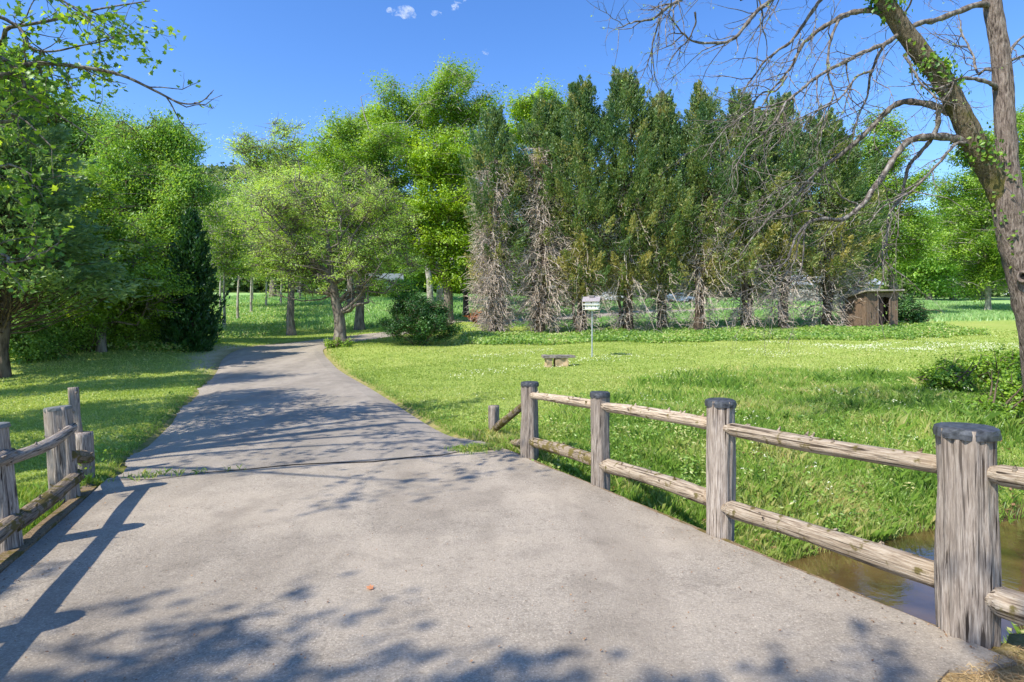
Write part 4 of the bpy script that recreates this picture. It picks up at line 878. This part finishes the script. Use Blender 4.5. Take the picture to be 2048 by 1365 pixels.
# ivy on the leaning stem
mb = MB(); sel = rw.integers(20, 140, 2600); sel = sel[(np.sin(sel * .19) + rw.normal(size=2600) * .4) > .15]
an = rw.uniform(0, 6.28, len(sel)); off = unit(np.stack([np.cos(an), np.sin(an) , rw.normal(size=len(sel)) * .3], 1)); C = QL[np.clip(sel,0,len(QL)-1)] - wl + off * (RLl[np.clip(sel,0,len(QL)-1)] * 1.1 + np.abs(rw.normal(size=len(sel))) * .06)[:, None]
leaves(mb, C + rw.normal(size=C.shape) * .05, off + rw.normal(size=C.shape) * .4, .085, .065, rw.uniform(.1, 1, len(C)), rw)
sel = rw.integers(60, 105, 160); an = rw.uniform(0, 6.28, len(sel)); off = unit(np.stack([np.cos(an), np.sin(an), 0 * an], 1)); C = QR[sel] - wl + off * (RRr[sel] * 1.15)[:, None]
leaves(mb, C + rw.normal(size=C.shape) * .05, off + rw.normal(size=C.shape) * .4, .08, .06, rw.uniform(.1, 1, len(C)), rw)
mb.build('ivy', M['ivy'], wal)

# ------------------------------------------------------------------ the sycamore over the left of the bridge
rs = np.random.default_rng(77)
sb = np.array([-12.5, 3.2]); syc = empty('sycamore_tree', (*sb, g1(*sb))); tag(syc, 'sycamore reaching leafy branches into the sky over the left side, with lobed leaves', 'tree')
sl0 = np.array(syc.location); mbS = MB(); mbF = MB(); LV = []
tk = np.array([[-12.5,3.2,-.8,.42],[-12.4,3.2,1.5,.34],[-12.0,3.3,3.5,.31],[-11.6,3.2,6,.27],[-11.3,3.0,9,.2],[-11.2,2.8,12,.12],[-11,2.8,15,.03]]); Q = catmull(tk, 6); tubes(mbS, Q[None, :, :3], Q[None, :, 3], 14)
def W(*l): return [tuple(x) for x in l]
def px3(px, py, Y): return tuple(at(px, py, Y))
def inside_view(p):
    return abs(p[0] / max(p[1], .1)) < .89
SB = [[(-12.0,3.3,3.6,.14),(-10.5,5,4.4,.11),(*px3(-60,150,8.2),.06),(*px3(60,128,8.4),.035),(*px3(150,133,8.6),.03),(*px3(240,150,8.8),.024),(*px3(310,182,9),.019),(*px3(360,206,9.1),.014),(*px3(400,205,9.2),.009),(*px3(428,180,9.2),.005)],
      [(-11.7,3.2,5.4,.13),(-10.2,5,6.3,.1),(*px3(-80,70,8.6),.05),(*px3(20,55,8.8),.028),(*px3(110,40,8.9),.02),(*px3(200,18,9),.014),(*px3(300,2,9.2),.008)],
      [(-11.9,3.3,4.6,.12),(-10,5.4,4.9,.09),(*px3(-50,100,8),.04),(*px3(60,190,8.3),.022),(*px3(140,245,8.5),.013),(*px3(210,290,8.7),.007)],
      [(-12.1,3.3,2.6,.10),(-10,5,2.5,.07),(*px3(-70,500,7.8),.03),(*px3(20,525,8),.016),(*px3(80,508,8.1),.010),(*px3(118,486,8.2),.006)],
      [(-12,3.3,3.0,.10),(-10,5,3.3,.07),(*px3(-60,330,8),.03),(*px3(20,330,8.2),.016),(*px3(80,360,8.3),.008)],
      [(-11.9,3.3,4.2,.09),(-10.1,4.8,4.1,.06),(*px3(-60,240,8),.03),(*px3(30,230,8.3),.016),(*px3(110,300,8.3),.008)],
      [(-11.5,3.1,7.5,.10),(-9.6,5,8.6,.06),(-8.2,6.6,8.9,.035),(-6.6,8.2,8.9,.012)],
      [(-11.9,3.1,4.9,.10),(-10,2.9,5.8,.07),(-8.3,3.1,6.1,.05),(-6.6,3.8,6.2,.04),(-4.9,4.5,6.0,.028),(-3.9,5.0,5.8,.01)],
      [(-11.6,3.1,6.2,.10),(-9.6,4.2,6.9,.07),(-7.6,5.1,7.1,.045),(-5.9,5.9,7.0,.015)],
      [(-11.6,3.0,6.8,.05),(-11.4,-.2,7.5,.022),(-6.4,-2.1,7.8,.018),(-3.9,-2.4,7.7,.013),(-1.8,-2.5,7.5,.006)],
      [(-11.4,3.0,7.2,.05),(-11.2,-1.4,8.0,.022),(-5.4,-3.0,8.2,.018),(-2.4,-3.2,8.0,.007)],
      [(-11.4,3.0,8.0,.05),(-11.8,-.8,8.8,.022),(-8.4,-3.0,9.0,.014),(-6.2,-3.6,8.8,.007)],
      [(-11.6,3.1,6.5,.1),(-9.5,5.2,7.2,.06),(-7.5,6.8,7.4,.04),(-5.8,7.9,7.3,.015)],
      [(-11.8,3.1,5.6,.1),(-9.8,3.9,6.4,.06),(-8,4.5,6.6,.04),(-6.2,5.2,6.5,.02),(-5,5.8,6.4,.01)],
      [(-11.6,3.1,7.2,.08),(-9.4,2.3,8,.045),(-7.6,1.8,8.1,.025),(-6.3,1.7,7.9,.009)],
      [(-11.7,3.2,5.0,.10),(-9.9,5.2,5.6,.05),(*px3(-40,20,8.4),.03),(*px3(70,100,8.6),.018),(*px3(170,90,8.8),.011),(*px3(260,70,9),.006)],
      [(-11.7,3.2,5.0,.10),(-9.9,5.4,5.8,.05),(*px3(-20,-60,8.4),.03),(*px3(90,-20,8.6),.018),(*px3(180,40,8.8),.009)]]
allq = []
for k_, b in enumerate(SB):
    Q = catmull(np.array(b), 6); tubes(mbS, Q[None, :, :3], Q[None, :, 3], 8); near_view = k_ < 6 or k_ > 14; high = k_ in (9, 10, 11)
    g_a = sprout(Q[:, :3], Q[:, 3], 3.0 if near_view else (3.2 if high else 1.7), .45, 1.2 if near_view else 1.6, .012, 1, mbS, rs, .15, .45 if high else .8); allq.append((Q[:, :3], k_))
    g_b = []
    for q_, r in g_a: g_b += sprout(q_, r, 3.2, *((.15, .45) if near_view else (.3, .7)), .006, 2, mbS, rs, .2)
    for q_, r in g_a + g_b:
        nl = rs.poisson(7.0 if near_view else (10 if high else 5.5))
        for _ in range(nl):
            tpt = q_[rs.integers(2, len(q_))]
            if k_ == 0 and (tpt[0] > px3(395, 200, 9.2)[0] or (tpt[0] > px3(300,200,9)[0] and rs.uniform() < .7)): continue
            LV.append(tpt + rs.normal(size=3) * .07)
LV = np.array(LV)
# the curtain of leaves nearest the frame's left side
cb = [((-9.6, 7.6, 3.6), (1.3, 1.6, 1.1)), ((-8.6, 7.9, 4.9), (1.0, 1.5, .8)), ((-9.3, 7.5, 1.9), (.9, 1.2, .8))]
ex = sample_blobs(cb, 130, rs, .2); exn = []
for c_ in ex:
    near_ = min(allq[:6], key=lambda z_: np.min(np.linalg.norm(z_[0] - c_, axis=1)))[0]; i = int(np.argmin(np.linalg.norm(near_ - c_, axis=1))); exn.append(near_[i])
tubes(mbS, curve3(np.array(exn), ex, 5, -.05, rs, .1), np.broadcast_to([[.014, .011, .008, .006, .003]], (len(ex), 5)), 4)
cl_ = np.repeat(ex, 24, 0) + rs.normal(size=(len(ex) * 24, 3)) * .24; LV = np.concatenate([LV, cl_])
LVl = LV - sl0; nl = len(LVl); lobed(mbF, LVl, rs.normal(size=(nl, 3)) * .8 + [0, -.3, .9], rs.uniform(.06, .13, nl) * .98, np.clip(rs.normal(.42, .28, nl), 0, 1), rs)
for v in mbS.V: v -= sl0
mbS.build('trunk', M['limb'], syc, smooth=True); mbF.build('crown', M['syc'], syc)

# ------------------------------------------------------------------ grass and weeds
rg = np.random.default_rng(9)
def blades(mb, x, y, h, wd, tint, rng, lean=.35, z=None, seg=2):
    n_ = len(x); z = gz(x, y) if z is None else z; a = rng.uniform(0, 2 * np.pi, n_); d = np.stack([np.cos(a), np.sin(a), 0 * a], 1); sd_ = np.stack([-np.sin(a + rng.normal(size=n_)), np.cos(a), 0 * a], 1)
    b = np.stack([x, y, z - .01], 1); h = np.broadcast_to(h, (n_,))[:, None]; wd = np.broadcast_to(wd, (n_,))[:, None]; ln = (lean * rng.uniform(.2, 1.6, n_))[:, None]
    upv = np.array([[0, 0, 1.]]); m1 = b + upv * h * .55 + d * h * ln * .35; tp_ = b + upv * h * (1 - ln * .25) + d * h * ln
    V = np.stack([b - sd_ * wd * .5, b + sd_ * wd * .5, m1 + sd_ * wd * .34, tp_, m1 - sd_ * wd * .34], 1).reshape(-1, 3)
    mb.add(V, np.arange(n_ * 5).reshape(n_, 5), tint=tint)
def scatter(n_, r0, r1, a0, a1, rng):
    r = np.exp(rng.uniform(math.log(r0), math.log(r1), n_)); a = rng.uniform(math.radians(a0), math.radians(a1), n_); return r * np.sin(a), r * np.cos(a)
def offroad(x, y, m_=.02):
    s_ = sraw(x, y); t_ = traw(x, y); deck = (t_ > TL - .18) & (t_ < TR + .06) & (s_ < S1 + .05)
    return (~deck) & ((road_sd(x, y) > m_) | (s_ < S1))
def n2(x, y, f, sd_=0.): return np.sin(x * f + 1.7 * np.sin(y * f * .7 + sd_)) * np.cos(y * f * 1.1 + 1.3 * np.sin(x * f * .6 + 2 + sd_))
# mown lawn
x, y = scatter(520000, 5.0, 46, -52, 47, rg); z = gz(x, y); s_ = sraw(x, y)
tall = smooth(9.2, 7.6, s_ + .5 * n2(x, y, .9)) * (x > -1)
k = offroad(x, y) & (z > WATER + .12) & (np.hypot(x + 12.4 + .35 * (y - 26), (y - 26) / 2.0) > 1.1 + rg.uniform(0, 1.5, len(x))) & ((road_sd(x, y) > .28) | (rg.uniform(size=len(x)) < .45)); x, y, z = x[k], y[k], z[k]
dist = np.hypot(x, y); h = (.032 + .025 * rg.uniform(size=len(x)) + .012 * n2(x, y, 1.5)) * (1 + dist / 60); tn = np.clip(.46 + .16 * n2(x, y, .25) + .12 * n2(x, y, 1.9, 3) + rg.normal(size=len(x)) * .16, 0, 1)
mb = MB(); blades(mb, x, y, np.maximum(h, .03), .0035 + .0012 * dist, tn, rg, .7, z); lawn = mb.build('lawn_grass', M['grass']); tag(lawn, 'short mown green lawn grass beside the driveway and bridge', 'grass', kind='stuff')
# long grass on the creek banks and along the edges
x, y = scatter(900000, 2.6, 22, -60, 50, rg); z = gz(x, y); s_ = sraw(x, y); t_ = traw(x, y)
bankf = np.where(t_ > 0, smooth(10.6, 7.6, s_ + 1.3 * n2(x, y, .7) - .42 * (t_ - 3.5).clip(0, 12)), smooth(8.3, 7.6, s_)); edgef = .55 * smooth(.45, .1, road_sd(x, y)) * (s_ > S1) + .8 * smooth(1.0, .3, np.hypot(x + .27, y - 9.9)) + .7 * smooth(.7, .2, np.hypot(x + 5.0, y - 6.9))
pr = np.clip(bankf * (.75 + .5 * n2(x, y, 1.3, 1)) + edgef, 0, 1); k = offroad(x, y, .0) & (z > WATER - .02) & (rg.uniform(size=len(x)) < pr) & ~((s_ < S0 + .25) & (t_ < TR + 1.0)); x, y, z, bf = x[k], y[k], z[k], bankf[k]
dist = np.hypot(x, y); hh = np.where(bf > .1, .09 + .12 * rg.uniform(size=len(x)) * (1 + .8 * n2(x, y, 1.7, 2)) + .07 * (n2(x, y, 3.1) > .5), .08) * (.75 + .25 * (traw(x, y) > 0)) * (1 + .5 * smooth(6, 10, traw(x, y)) * (.5 + .5 * n2(x, y, 1.1, 3)))
tn = np.clip(.44 + .22 * n2(x, y, .8) + .2 * n2(x, y, 2.7, 5) + rg.normal(size=len(x)) * .2, 0, 1)
mb = MB(); blades(mb, x, y, np.clip(hh, .06, .75), (.0016 + .0005 * dist) * rg.uniform(.6, 1.6, len(x)), tn, rg, .55, z); bg_ = mb.build('bank_grass', M['weed']); tag(bg_, 'long bright grass growing on the creek banks', 'grass', kind='stuff')
# broad-leaved weeds on the bank
x, y = scatter(9000, 2.8, 20, -60, 48, rg); z = gz(x, y); s_ = sraw(x, y); t_ = traw(x, y); k = offroad(x, y, .05) & (z > WATER + .05) & (s_ > S0 + .3) & (((t_ > 3.4) & (s_ < 11 + .3 * (t_ - 3.5)) & (n2(x, y, 1.2, 4) > -.1)) | ((t_ < 3.4) & (road_sd(x, y) < .5) & (rg.uniform(size=len(x)) < .35)))
x, y, z = x[k], y[k], z[k]; C = []; TT = []
for a, b_, c_ in zip(x, y, z):
    hgt = rg.uniform(.05, .32); n_ = rg.integers(8, 18); q_ = np.array([a, b_, c_ + .04]) + rg.normal(size=(n_, 3)) * [.06, .06, .0] + np.array([0, 0, 1]) * rg.uniform(0, hgt, n_)[:, None]; C.append(q_); TT.append(np.clip(np.full(n_, rg.uniform(.1, .9)) + rg.normal(size=n_) * .1, 0, 1))
C = np.concatenate(C); TT = np.concatenate(TT); mb = MB(); leaves(mb, C, rg.normal(size=C.shape) * .5 + [0, -.2, 1], rg.uniform(.035, .075, len(C)), rg.uniform(.02, .04, len(C)), TT, rg); o = mb.build('bank_weeds', M['weed']); tag(o, 'broad-leaved weeds among the creek bank grass', 'weeds', kind='stuff')
# undergrowth strip under the cedars and around the shed
x = rg.uniform(-3, 27, 60000); y = 30.5 + 5.5 * rg.uniform(size=60000) ** .8 + .07 * x + .6 * n2(x, x, .8); k = (y < 37.5) ; x, y = x[k], y[k]; z = gz(x, y); hh = .14 + .28 * rg.uniform(size=len(x)) * (.8 + .6 * n2(x, y, .9))
mb = MB(); C = np.stack([x, y, z + hh * rg.uniform(.2, 1, len(x))], 1); leaves(mb, C, rg.normal(size=C.shape) * .6 + [0, -.5, .8], .15, .09, np.clip(.4 + .2 * n2(x, y, 1.1) + rg.normal(size=len(x)) * .2, 0, 1), rg); o = mb.build('undergrowth', M['weed']); tag(o, 'leafy green undergrowth strip at the feet of the cedars', 'undergrowth', kind='stuff')
x, y = np.concatenate([rg.uniform(-30, -13, 26000), rg.uniform(-27, -17, 12000)]), np.concatenate([26.5 + 4 * rg.uniform(size=26000), rg.uniform(34, 62, 12000)]); y[:26000] = y[:26000] + (x[:26000] + 13) * .30 ; x[26000:] += (y[26000:] - 45) * -.12; k = road_sd(x, y) > 1.5; x, y = x[k], y[k]; z = gz(x, y)
mb = MB(); C = np.stack([x, y, z + .35 * rg.uniform(size=len(x))], 1); leaves(mb, C, rg.normal(size=C.shape) * .6 + [0, -.5, .8], .14, .09, np.clip(rg.normal(.5, .25, len(x)), 0, 1), rg); o = mb.build('wood_edge_undergrowth', M['weed']); tag(o, 'leafy ground cover at the foot of the left tree wall and meadow edge', 'undergrowth', kind='stuff')
# tall meadow grass
x = rg.uniform(-40, 60, 130000); y = rg.uniform(41, 96, 130000); k = (road_sd(x, y) > 1.2) & (y > 42 + .3 * np.clip(x + 20, 0, 60) * (x < 0)); x, y = x[k], y[k]; z = gz(x, y)
mb = MB(); blades(mb, x, y, .22 + .25 * rg.uniform(size=len(x)), .10, np.clip(rg.normal(.45, .2, len(x)) + .15 * n2(x, y, .3), 0, 1), rg, .5, z); o = mb.build('meadow_grass', M['meadow']); tag(o, 'tall pale meadow grass beyond the driveway and cedars', 'grass', kind='stuff')
# clover flowers on the lawn
x = rg.uniform(-2, 28, 90000); y = rg.uniform(10, 34, 90000); patch = smooth(.35, .95, n2(x, y, .55, 1) + .45 * n2(x, y, 1.9)) * .38 + smooth(1.15, .3, np.hypot((x - 19.5) / 5.5, (y - 27.5) / 3.4)) * .95 * (n2(x, y, 1.1, 7) > -.45)
k = (rg.uniform(size=len(x)) < patch * .38) & (road_sd(x, y) > .6) & (y > 12 + .2 * x); x, y = x[k], y[k]; z = gz(x, y); C = np.stack([x, y, z + .075], 1)
mb = MB(); sz = .018 + .0007 * y; leaves(mb, C, rg.normal(size=C.shape) * .5 + [0, -.8, .8], sz, sz, .5, rg); o = mb.build('clover_flowers', M['flower']); tag(o, 'white clover flowers sprinkled over the sunny lawn', 'flowers', kind='stuff')
x = rg.uniform(3, 12, 500); y = rg.uniform(7, 14, 500); s_ = sraw(x, y); k = (s_ > 5.2) & (s_ < 10) & (n2(x, y, 1.6, 2) > .2); x, y = x[k][:80], y[k][:80]; z = gz(x, y)
mb = MB(); cc_ = np.repeat(np.stack([x, y, z + rg.uniform(.2, .34, len(x))], 1), 4, 0) + rg.normal(size=(len(x) * 4, 3)) * .012; leaves(mb, cc_, rg.normal(size=cc_.shape) + [0, -.5, .6], .024, .018, .5, rg); o = mb.build('wildflowers', M['flower']); tag(o, 'small white wildflowers on the creek bank grass', 'flowers', kind='stuff')
ts_ = np.concatenate([rg.normal(-1.15, .2, 22), rg.normal(-.4, .4, 4), rg.normal(3.1, .22, 174)]); ss_ = S1 - .1 + rg.normal(size=200) * .07 + .25 * (ts_ > 2) * rg.uniform(0, 1, 200); xy = ss_[:, None] * B + ts_[:, None] * P
mb = MB(); x5 = np.repeat(xy[:, 0], 7) + rg.normal(size=1400) * .03; y5 = np.repeat(xy[:, 1], 7) + rg.normal(size=1400) * .03; blades(mb, x5, y5, rg.uniform(.03, .11, 1400), .009, np.clip(rg.normal(.6, .2, 1400), 0, 1), rg, .8, deckz(y5) + .01); o = mb.build('joint_weeds', M['weed']); tag(o, 'tufts of weeds sprouting along the joint between bridge and driveway', 'weeds', kind='stuff')
sg = rg.uniform(S0, 14, 2600); tg = np.where(rg.uniform(size=2600) < .6, rg.uniform(TL, TR, 2600), np.where(rg.uniform(size=2600) < .5, TL + np.abs(rg.normal(size=2600)) * .15, TR - np.abs(rg.normal(size=2600)) * .15)); xy = sg[:, None] * B + tg[:, None] * P; k = (sg < S1 - .3); xy = xy[k]
mb = MB(); C = np.column_stack([xy, deckz(xy[:, 1]) + .012]); leaves(mb, C, rg.normal(size=C.shape) * .25 + [0, 0, 1], rg.uniform(.006, .022, len(C)), rg.uniform(.005, .014, len(C)), rg.uniform(0, 1, len(C)), rg); o = mb.build('deck_grit', M['litter']); tag(o, 'grit, husks and leaf crumbs scattered over the bridge asphalt', 'grit', kind='stuff')
lf = at(740, 1181, 1.55 * 1149 / (1181 - 693)); mb = MB(); lobed(mb, np.array([[lf[0], lf[1], deckz(lf[1]) + .016]]), np.array([[.1, -.2, 1.]]), .055, .9, rg); lo_ = mb.build('fallen_leaf', M['rust']); tag(lo_, 'single small orange leaf lying on the bridge asphalt', 'leaf')
# dry leaves and straw: bank litter, near corner of the deck
x = rg.uniform(1, 9, 2600); y = rg.uniform(5.5, 10.5, 2600); z = gz(x, y); k = offroad(x, y) & (z > WATER + .02) & ((sraw(x, y) < 7.6) & (n2(x, y, 1.4, 6) > .15)); C = np.stack([x, y, z + rg.uniform(.02, .09, 2600)], 1)[k]
mb = MB(); leaves(mb, C, rg.normal(size=C.shape) * .4 + [0, 0, 1], .07, .05, rg.uniform(0, 1, len(C)), rg); o = mb.build('fallen_leaves', M['litter']); tag(o, 'brown fallen leaves lying in the bank grass', 'fallen leaves', kind='stuff')
s_ = rg.uniform(.4, S0 + .02, 9000); t_ = rg.uniform(TR - .75, TR + 1.3, 9000); xy = s_[:, None] * B + t_[:, None] * P; x, y = xy[:, 0], xy[:, 1]; z = gz(x, y)
a = rg.uniform(0, 6.28, len(x)); d = np.stack([np.cos(a), np.sin(a), rg.normal(size=len(x)) * .25], 1); C = np.stack([x, y, z + .012 + rg.uniform(0, .03, len(x))], 1)
mb = MB(); leaves(mb, C, rg.normal(size=C.shape) * .4 + [0, 0, 1], rg.uniform(.03, .09, len(x)), .004, rg.uniform(0, 1, len(x)), rg, up=d); o = mb.build('straw_litter', M['straw']); tag(o, 'dry straw and pine needles covering the soil at the near corner of the bridge', 'straw', kind='stuff')

# ------------------------------------------------------------------ wooded hill, distant buildings and cars, clouds
hx = np.linspace(-260, 30, 60); hy = np.linspace(150, 420, 40); HX, HY = np.meshgrid(hx, hy)
def hillz(x, y): return g_far(x, y) + 57 * np.exp(-((y - 300) / 85) ** 2) * smooth(40, -110, x) * (1 + .08 * np.sin(x * .05))
def g_far(x, y): return gz(x, y, False) - 1.0
HZv = hillz(HX, HY); k = (np.arange(39)[:, None] * 60 + np.arange(59)[None]).ravel()
hill = obj('hill', build_mesh('hill', np.stack([HX.ravel(), HY.ravel(), HZv.ravel()], 1), [np.stack([k, k + 1, k + 61, k + 60], 1)], None, True), plain('hill_soil', (.05, .07, .03), .95, 0, .1, .3)); tag(hill, kind='structure')
n_ = 2600; x = rg.uniform(-255, 25, n_); y = rg.uniform(160, 320, n_); z = hillz(x, y); mb = MB()
cnt = 26; cx = np.repeat(x, cnt); cy = np.repeat(y, cnt); czz = np.repeat(z + rg.uniform(5, 10, n_), cnt); rr_ = np.repeat(rg.uniform(1.6, 3.4, n_), cnt); C = np.stack([cx, cy, czz], 1) + unit(rg.normal(size=(n_ * cnt, 3))) * rr_[:, None] * rg.uniform(.4, 1.1, (n_ * cnt, 1))
leaves(mb, C, rg.normal(size=C.shape) + [0, 0, .8], 1.5, 1.1, np.clip(np.repeat(rg.uniform(0, 1, n_), cnt) + rg.normal(size=n_ * cnt) * .12, 0, 1), rg); o = mb.build('hillside_wood', M['hillwood']); tag(o, 'distant wood covering the hillside beyond the meadow', 'wood', kind='stuff')

n_ = 5200; x = rg.uniform(-150, 190, n_); y = rg.uniform(108, 140, n_); z = gz(x, y, False); cnt = 40; up_ = rg.uniform(0, 1, n_); mb = MB()
C = np.stack([np.repeat(x, cnt), np.repeat(y, cnt), np.repeat(z + .2 + (13 + 5 * smooth(60, 90, x)) * up_ * (.75 + .25 * np.sin(x * .13)), cnt)], 1) + unit(rg.normal(size=(n_ * cnt, 3))) * np.repeat(rg.uniform(1.2, 2.6, n_), cnt)[:, None] * rg.uniform(.4, 1.1, (n_ * cnt, 1))
leaves(mb, C, rg.normal(size=C.shape) + [0, 0, .8], .85, .7, np.clip(np.repeat(rg.uniform(0, 1, n_), cnt) + rg.normal(size=n_ * cnt) * .12, 0, 1), rg); o = mb.build('far_wood', M['hillwood']); tag(o, 'far belt of woodland closing off the field and meadow', 'wood', kind='stuff')

def house(label, px, py, Y, w_, d_, hw_, hr, wallc, roofc, rz, name='house'):
    p = on(px, py, Y); r = empty(name, p, rz); tag(r, label, 'house' if name == 'house' else 'barn')
    mw = plain(name + '_siding', wallc, .7, 0, 3, .06); mr = plain(name + '_roofing', roofc, .9, 0, 4, .12, .1); mg = plain('window_glass', (.05, .07, .1), .1, 0, 0, 0, .6); mt = plain('trim_white', (.75, .75, .72), .6)
    mb = MB(); mb.box((-w_/2, -d_/2, -.3), (w_/2, d_/2, hw_)); mb.add([[-w_/2,-d_/2,hw_],[-w_/2,d_/2,hw_],[-w_/2,0,hw_+hr]], [[0,2,1]]); mb.add([[w_/2,-d_/2,hw_],[w_/2,d_/2,hw_],[w_/2,0,hw_+hr]], [[0,1,2]]); mb.build('wall', mw, r)
    for sg in (-1, 1):
        mb = MB(); e = .35; V = []
        for (xx, yy, zz_) in ((-w_/2-e, sg*(d_/2+e), hw_-e*hr/(d_/2)), (w_/2+e, sg*(d_/2+e), hw_-e*hr/(d_/2)), (w_/2+e, 0, hw_+hr+.02), (-w_/2-e, 0, hw_+hr+.02)): V += [[xx, yy, zz_ + .02], [xx, yy, zz_ + .14]]
        mb.add(V, [[1,3,5,7],[0,6,4,2],[0,2,3,1],[4,6,7,5],[2,4,5,3],[6,0,1,7]]); mb.build('roof', mr, r)
    for xx in np.linspace(-w_/2 + 1.5, w_/2 - 1.5, max(2, int(w_ / 3))):
        mb = MB(); mb.box((xx - .5, -d_/2 - .05, .9), (xx + .5, -d_/2 - .005, 2.2)); wn = mb.build('window', mt, r)
        mb = MB(); mb.box((xx - .4, -d_/2 - .062, 1.0), (xx + .4, -d_/2 - .052, 2.1)); mb.build('pane', mg, wn)
    return r
house('pale blue-white house glimpsed between the trunks beyond the meadow', 772, 592, 96, 5.0, 5, 2.2, 1.1, (.26, .33, .34), (.15, .18, .20), .2)
house('long low barn with pale metal roof glimpsed behind the cedars near the shed', 1640, 603, 84, 13, 7, 2.3, 1.4, (.30, .29, .28), (.34, .38, .44), -.1, 'barn')
def car(label, px, py, Y, col, rz):
    p = on(px, py, Y); r = empty('parked_car', p, rz); tag(r, label, 'car', 'cars parked beyond the cedars')
    pr_ = [(-2.2,.35),(-2.25,.75),(-2.1,.9),(-1.5,.98),(-.9,1.42),(.5,1.45),(1.2,1.0),(2.05,.88),(2.25,.65),(2.2,.35)]; mb = MB(); V = []
    for yy, sc_ in ((-.88, .96), (-.80, 1.0), (.80, 1.0), (.88, .96)): V += [[x_, yy * (1 if z_ < 1.0 else .84), z_ * sc_] for x_, z_ in pr_]
    m_ = len(pr_); Fq = []
    for k_ in range(3): Fq += [[k_*m_+i, k_*m_+(i+1)%m_, (k_+1)*m_+(i+1)%m_, (k_+1)*m_+i] for i in range(m_)]
    mb.add(V, Fq, [list(range(m_))[::-1], [3*m_+i for i in range(m_)]]); mb.build('body', plain('car_paint', col, .25, .2), r)
    gl = plain('car_glass', (.02, .03, .04), .05)
    for sg in (-1, 1):
        mb = MB(); mb.add([[-1.35, sg*.80, 1.02],[.95, sg*.80, 1.02],[.45, sg*.755, 1.36],[-.85, sg*.755, 1.36],[-1.35, sg*.78, 1.02],[.95, sg*.78, 1.02],[.45, sg*.73, 1.36],[-.85, sg*.73, 1.36]], [[0,1,2,3],[7,6,5,4],[0,4,5,1],[3,2,6,7]]); mb.build('window', gl, r)
        for xx in (-1.4, 1.35):
            mb = MB(); tubes(mb, [[[xx, sg*.70, .32],[xx, sg*.9, .32]]], [[.32,.32]], 16); a = np.linspace(0, 2*np.pi, 16, endpoint=False); mb.add([[xx+.32*math.cos(t), sg*.9, .32+.32*math.sin(t)] for t in a], [list(range(16))]); mb.build('wheel', plain('tyre', (.02,.02,.02), .8), r)
car('blue-grey car seen between the cedar trunks right of the bird house', 1356, 606, 78, (.25, .32, .42), .15)
car('pale silver car seen just past the bird house roof between the cedars', 1222, 606, 80, (.6, .64, .66), -.2)

# small fair-weather clouds
m, nt, out = newmat('cloud')
pv = N(nt, "VolumePrincipled"); pv.inputs['Color'].default_value = (1, 1, 1, 1); pv.inputs['Anisotropy'].default_value = .3
nz = noise(nt, .035, 4); nt.links.new(ramp(nt, [(.44, 0.), (.74, .08)], nz).outputs[0], pv.inputs['Density']); nt.links.new(pv.outputs[0], out.inputs['Volume'])
S.cycles.volume_bounces = 3; S.cycles.volume_step_rate = 4
import bmesh
def cloud(label, px, py, wpx, hpx, seed, n_=9):
    Y = 2200.; c = at(px, py, Y); rc = np.random.default_rng(seed); bm = bmesh.new()
    for i in range(n_):
        o_ = rc.normal(size=3) * [wpx * .30, wpx * .2, hpx * .28]; rad = rc.uniform(.25, .5) * hpx
        bmesh.ops.create_icosphere(bm, subdivisions=3, radius=1, matrix=Matrix.Translation(Vector(o_ * Y / F)) @ Matrix.Diagonal(Vector((rad * 1.6 * Y / F, rad * Y / F, rad * .7 * Y / F, 1))))
    for v in bm.verts: v.co += mnoise.noise_vector(v.co * .04) * 9
    me = bpy.data.meshes.new('cloud'); bm.to_mesh(me); bm.free(); me.polygons.foreach_set('use_smooth', [True] * len(me.polygons))
    o = obj('cloud', me, m, None, c); tag(o, label, 'cloud', 'small clouds in the blue sky', 'structure')
cloud('brightest little puffy cloud near the top of the sky', 812, 28, 34, 20, 1, 12)
cloud('faint small cloud just right of the brightest one', 870, 28, 16, 12, 2, 6)
cloud('thin wispy cloud at the top edge of the sky', 912, 10, 30, 10, 3, 8)
cloud('tiny lone cloud in the open sky right of the tallest tree', 973, 103, 10, 8, 4, 5)
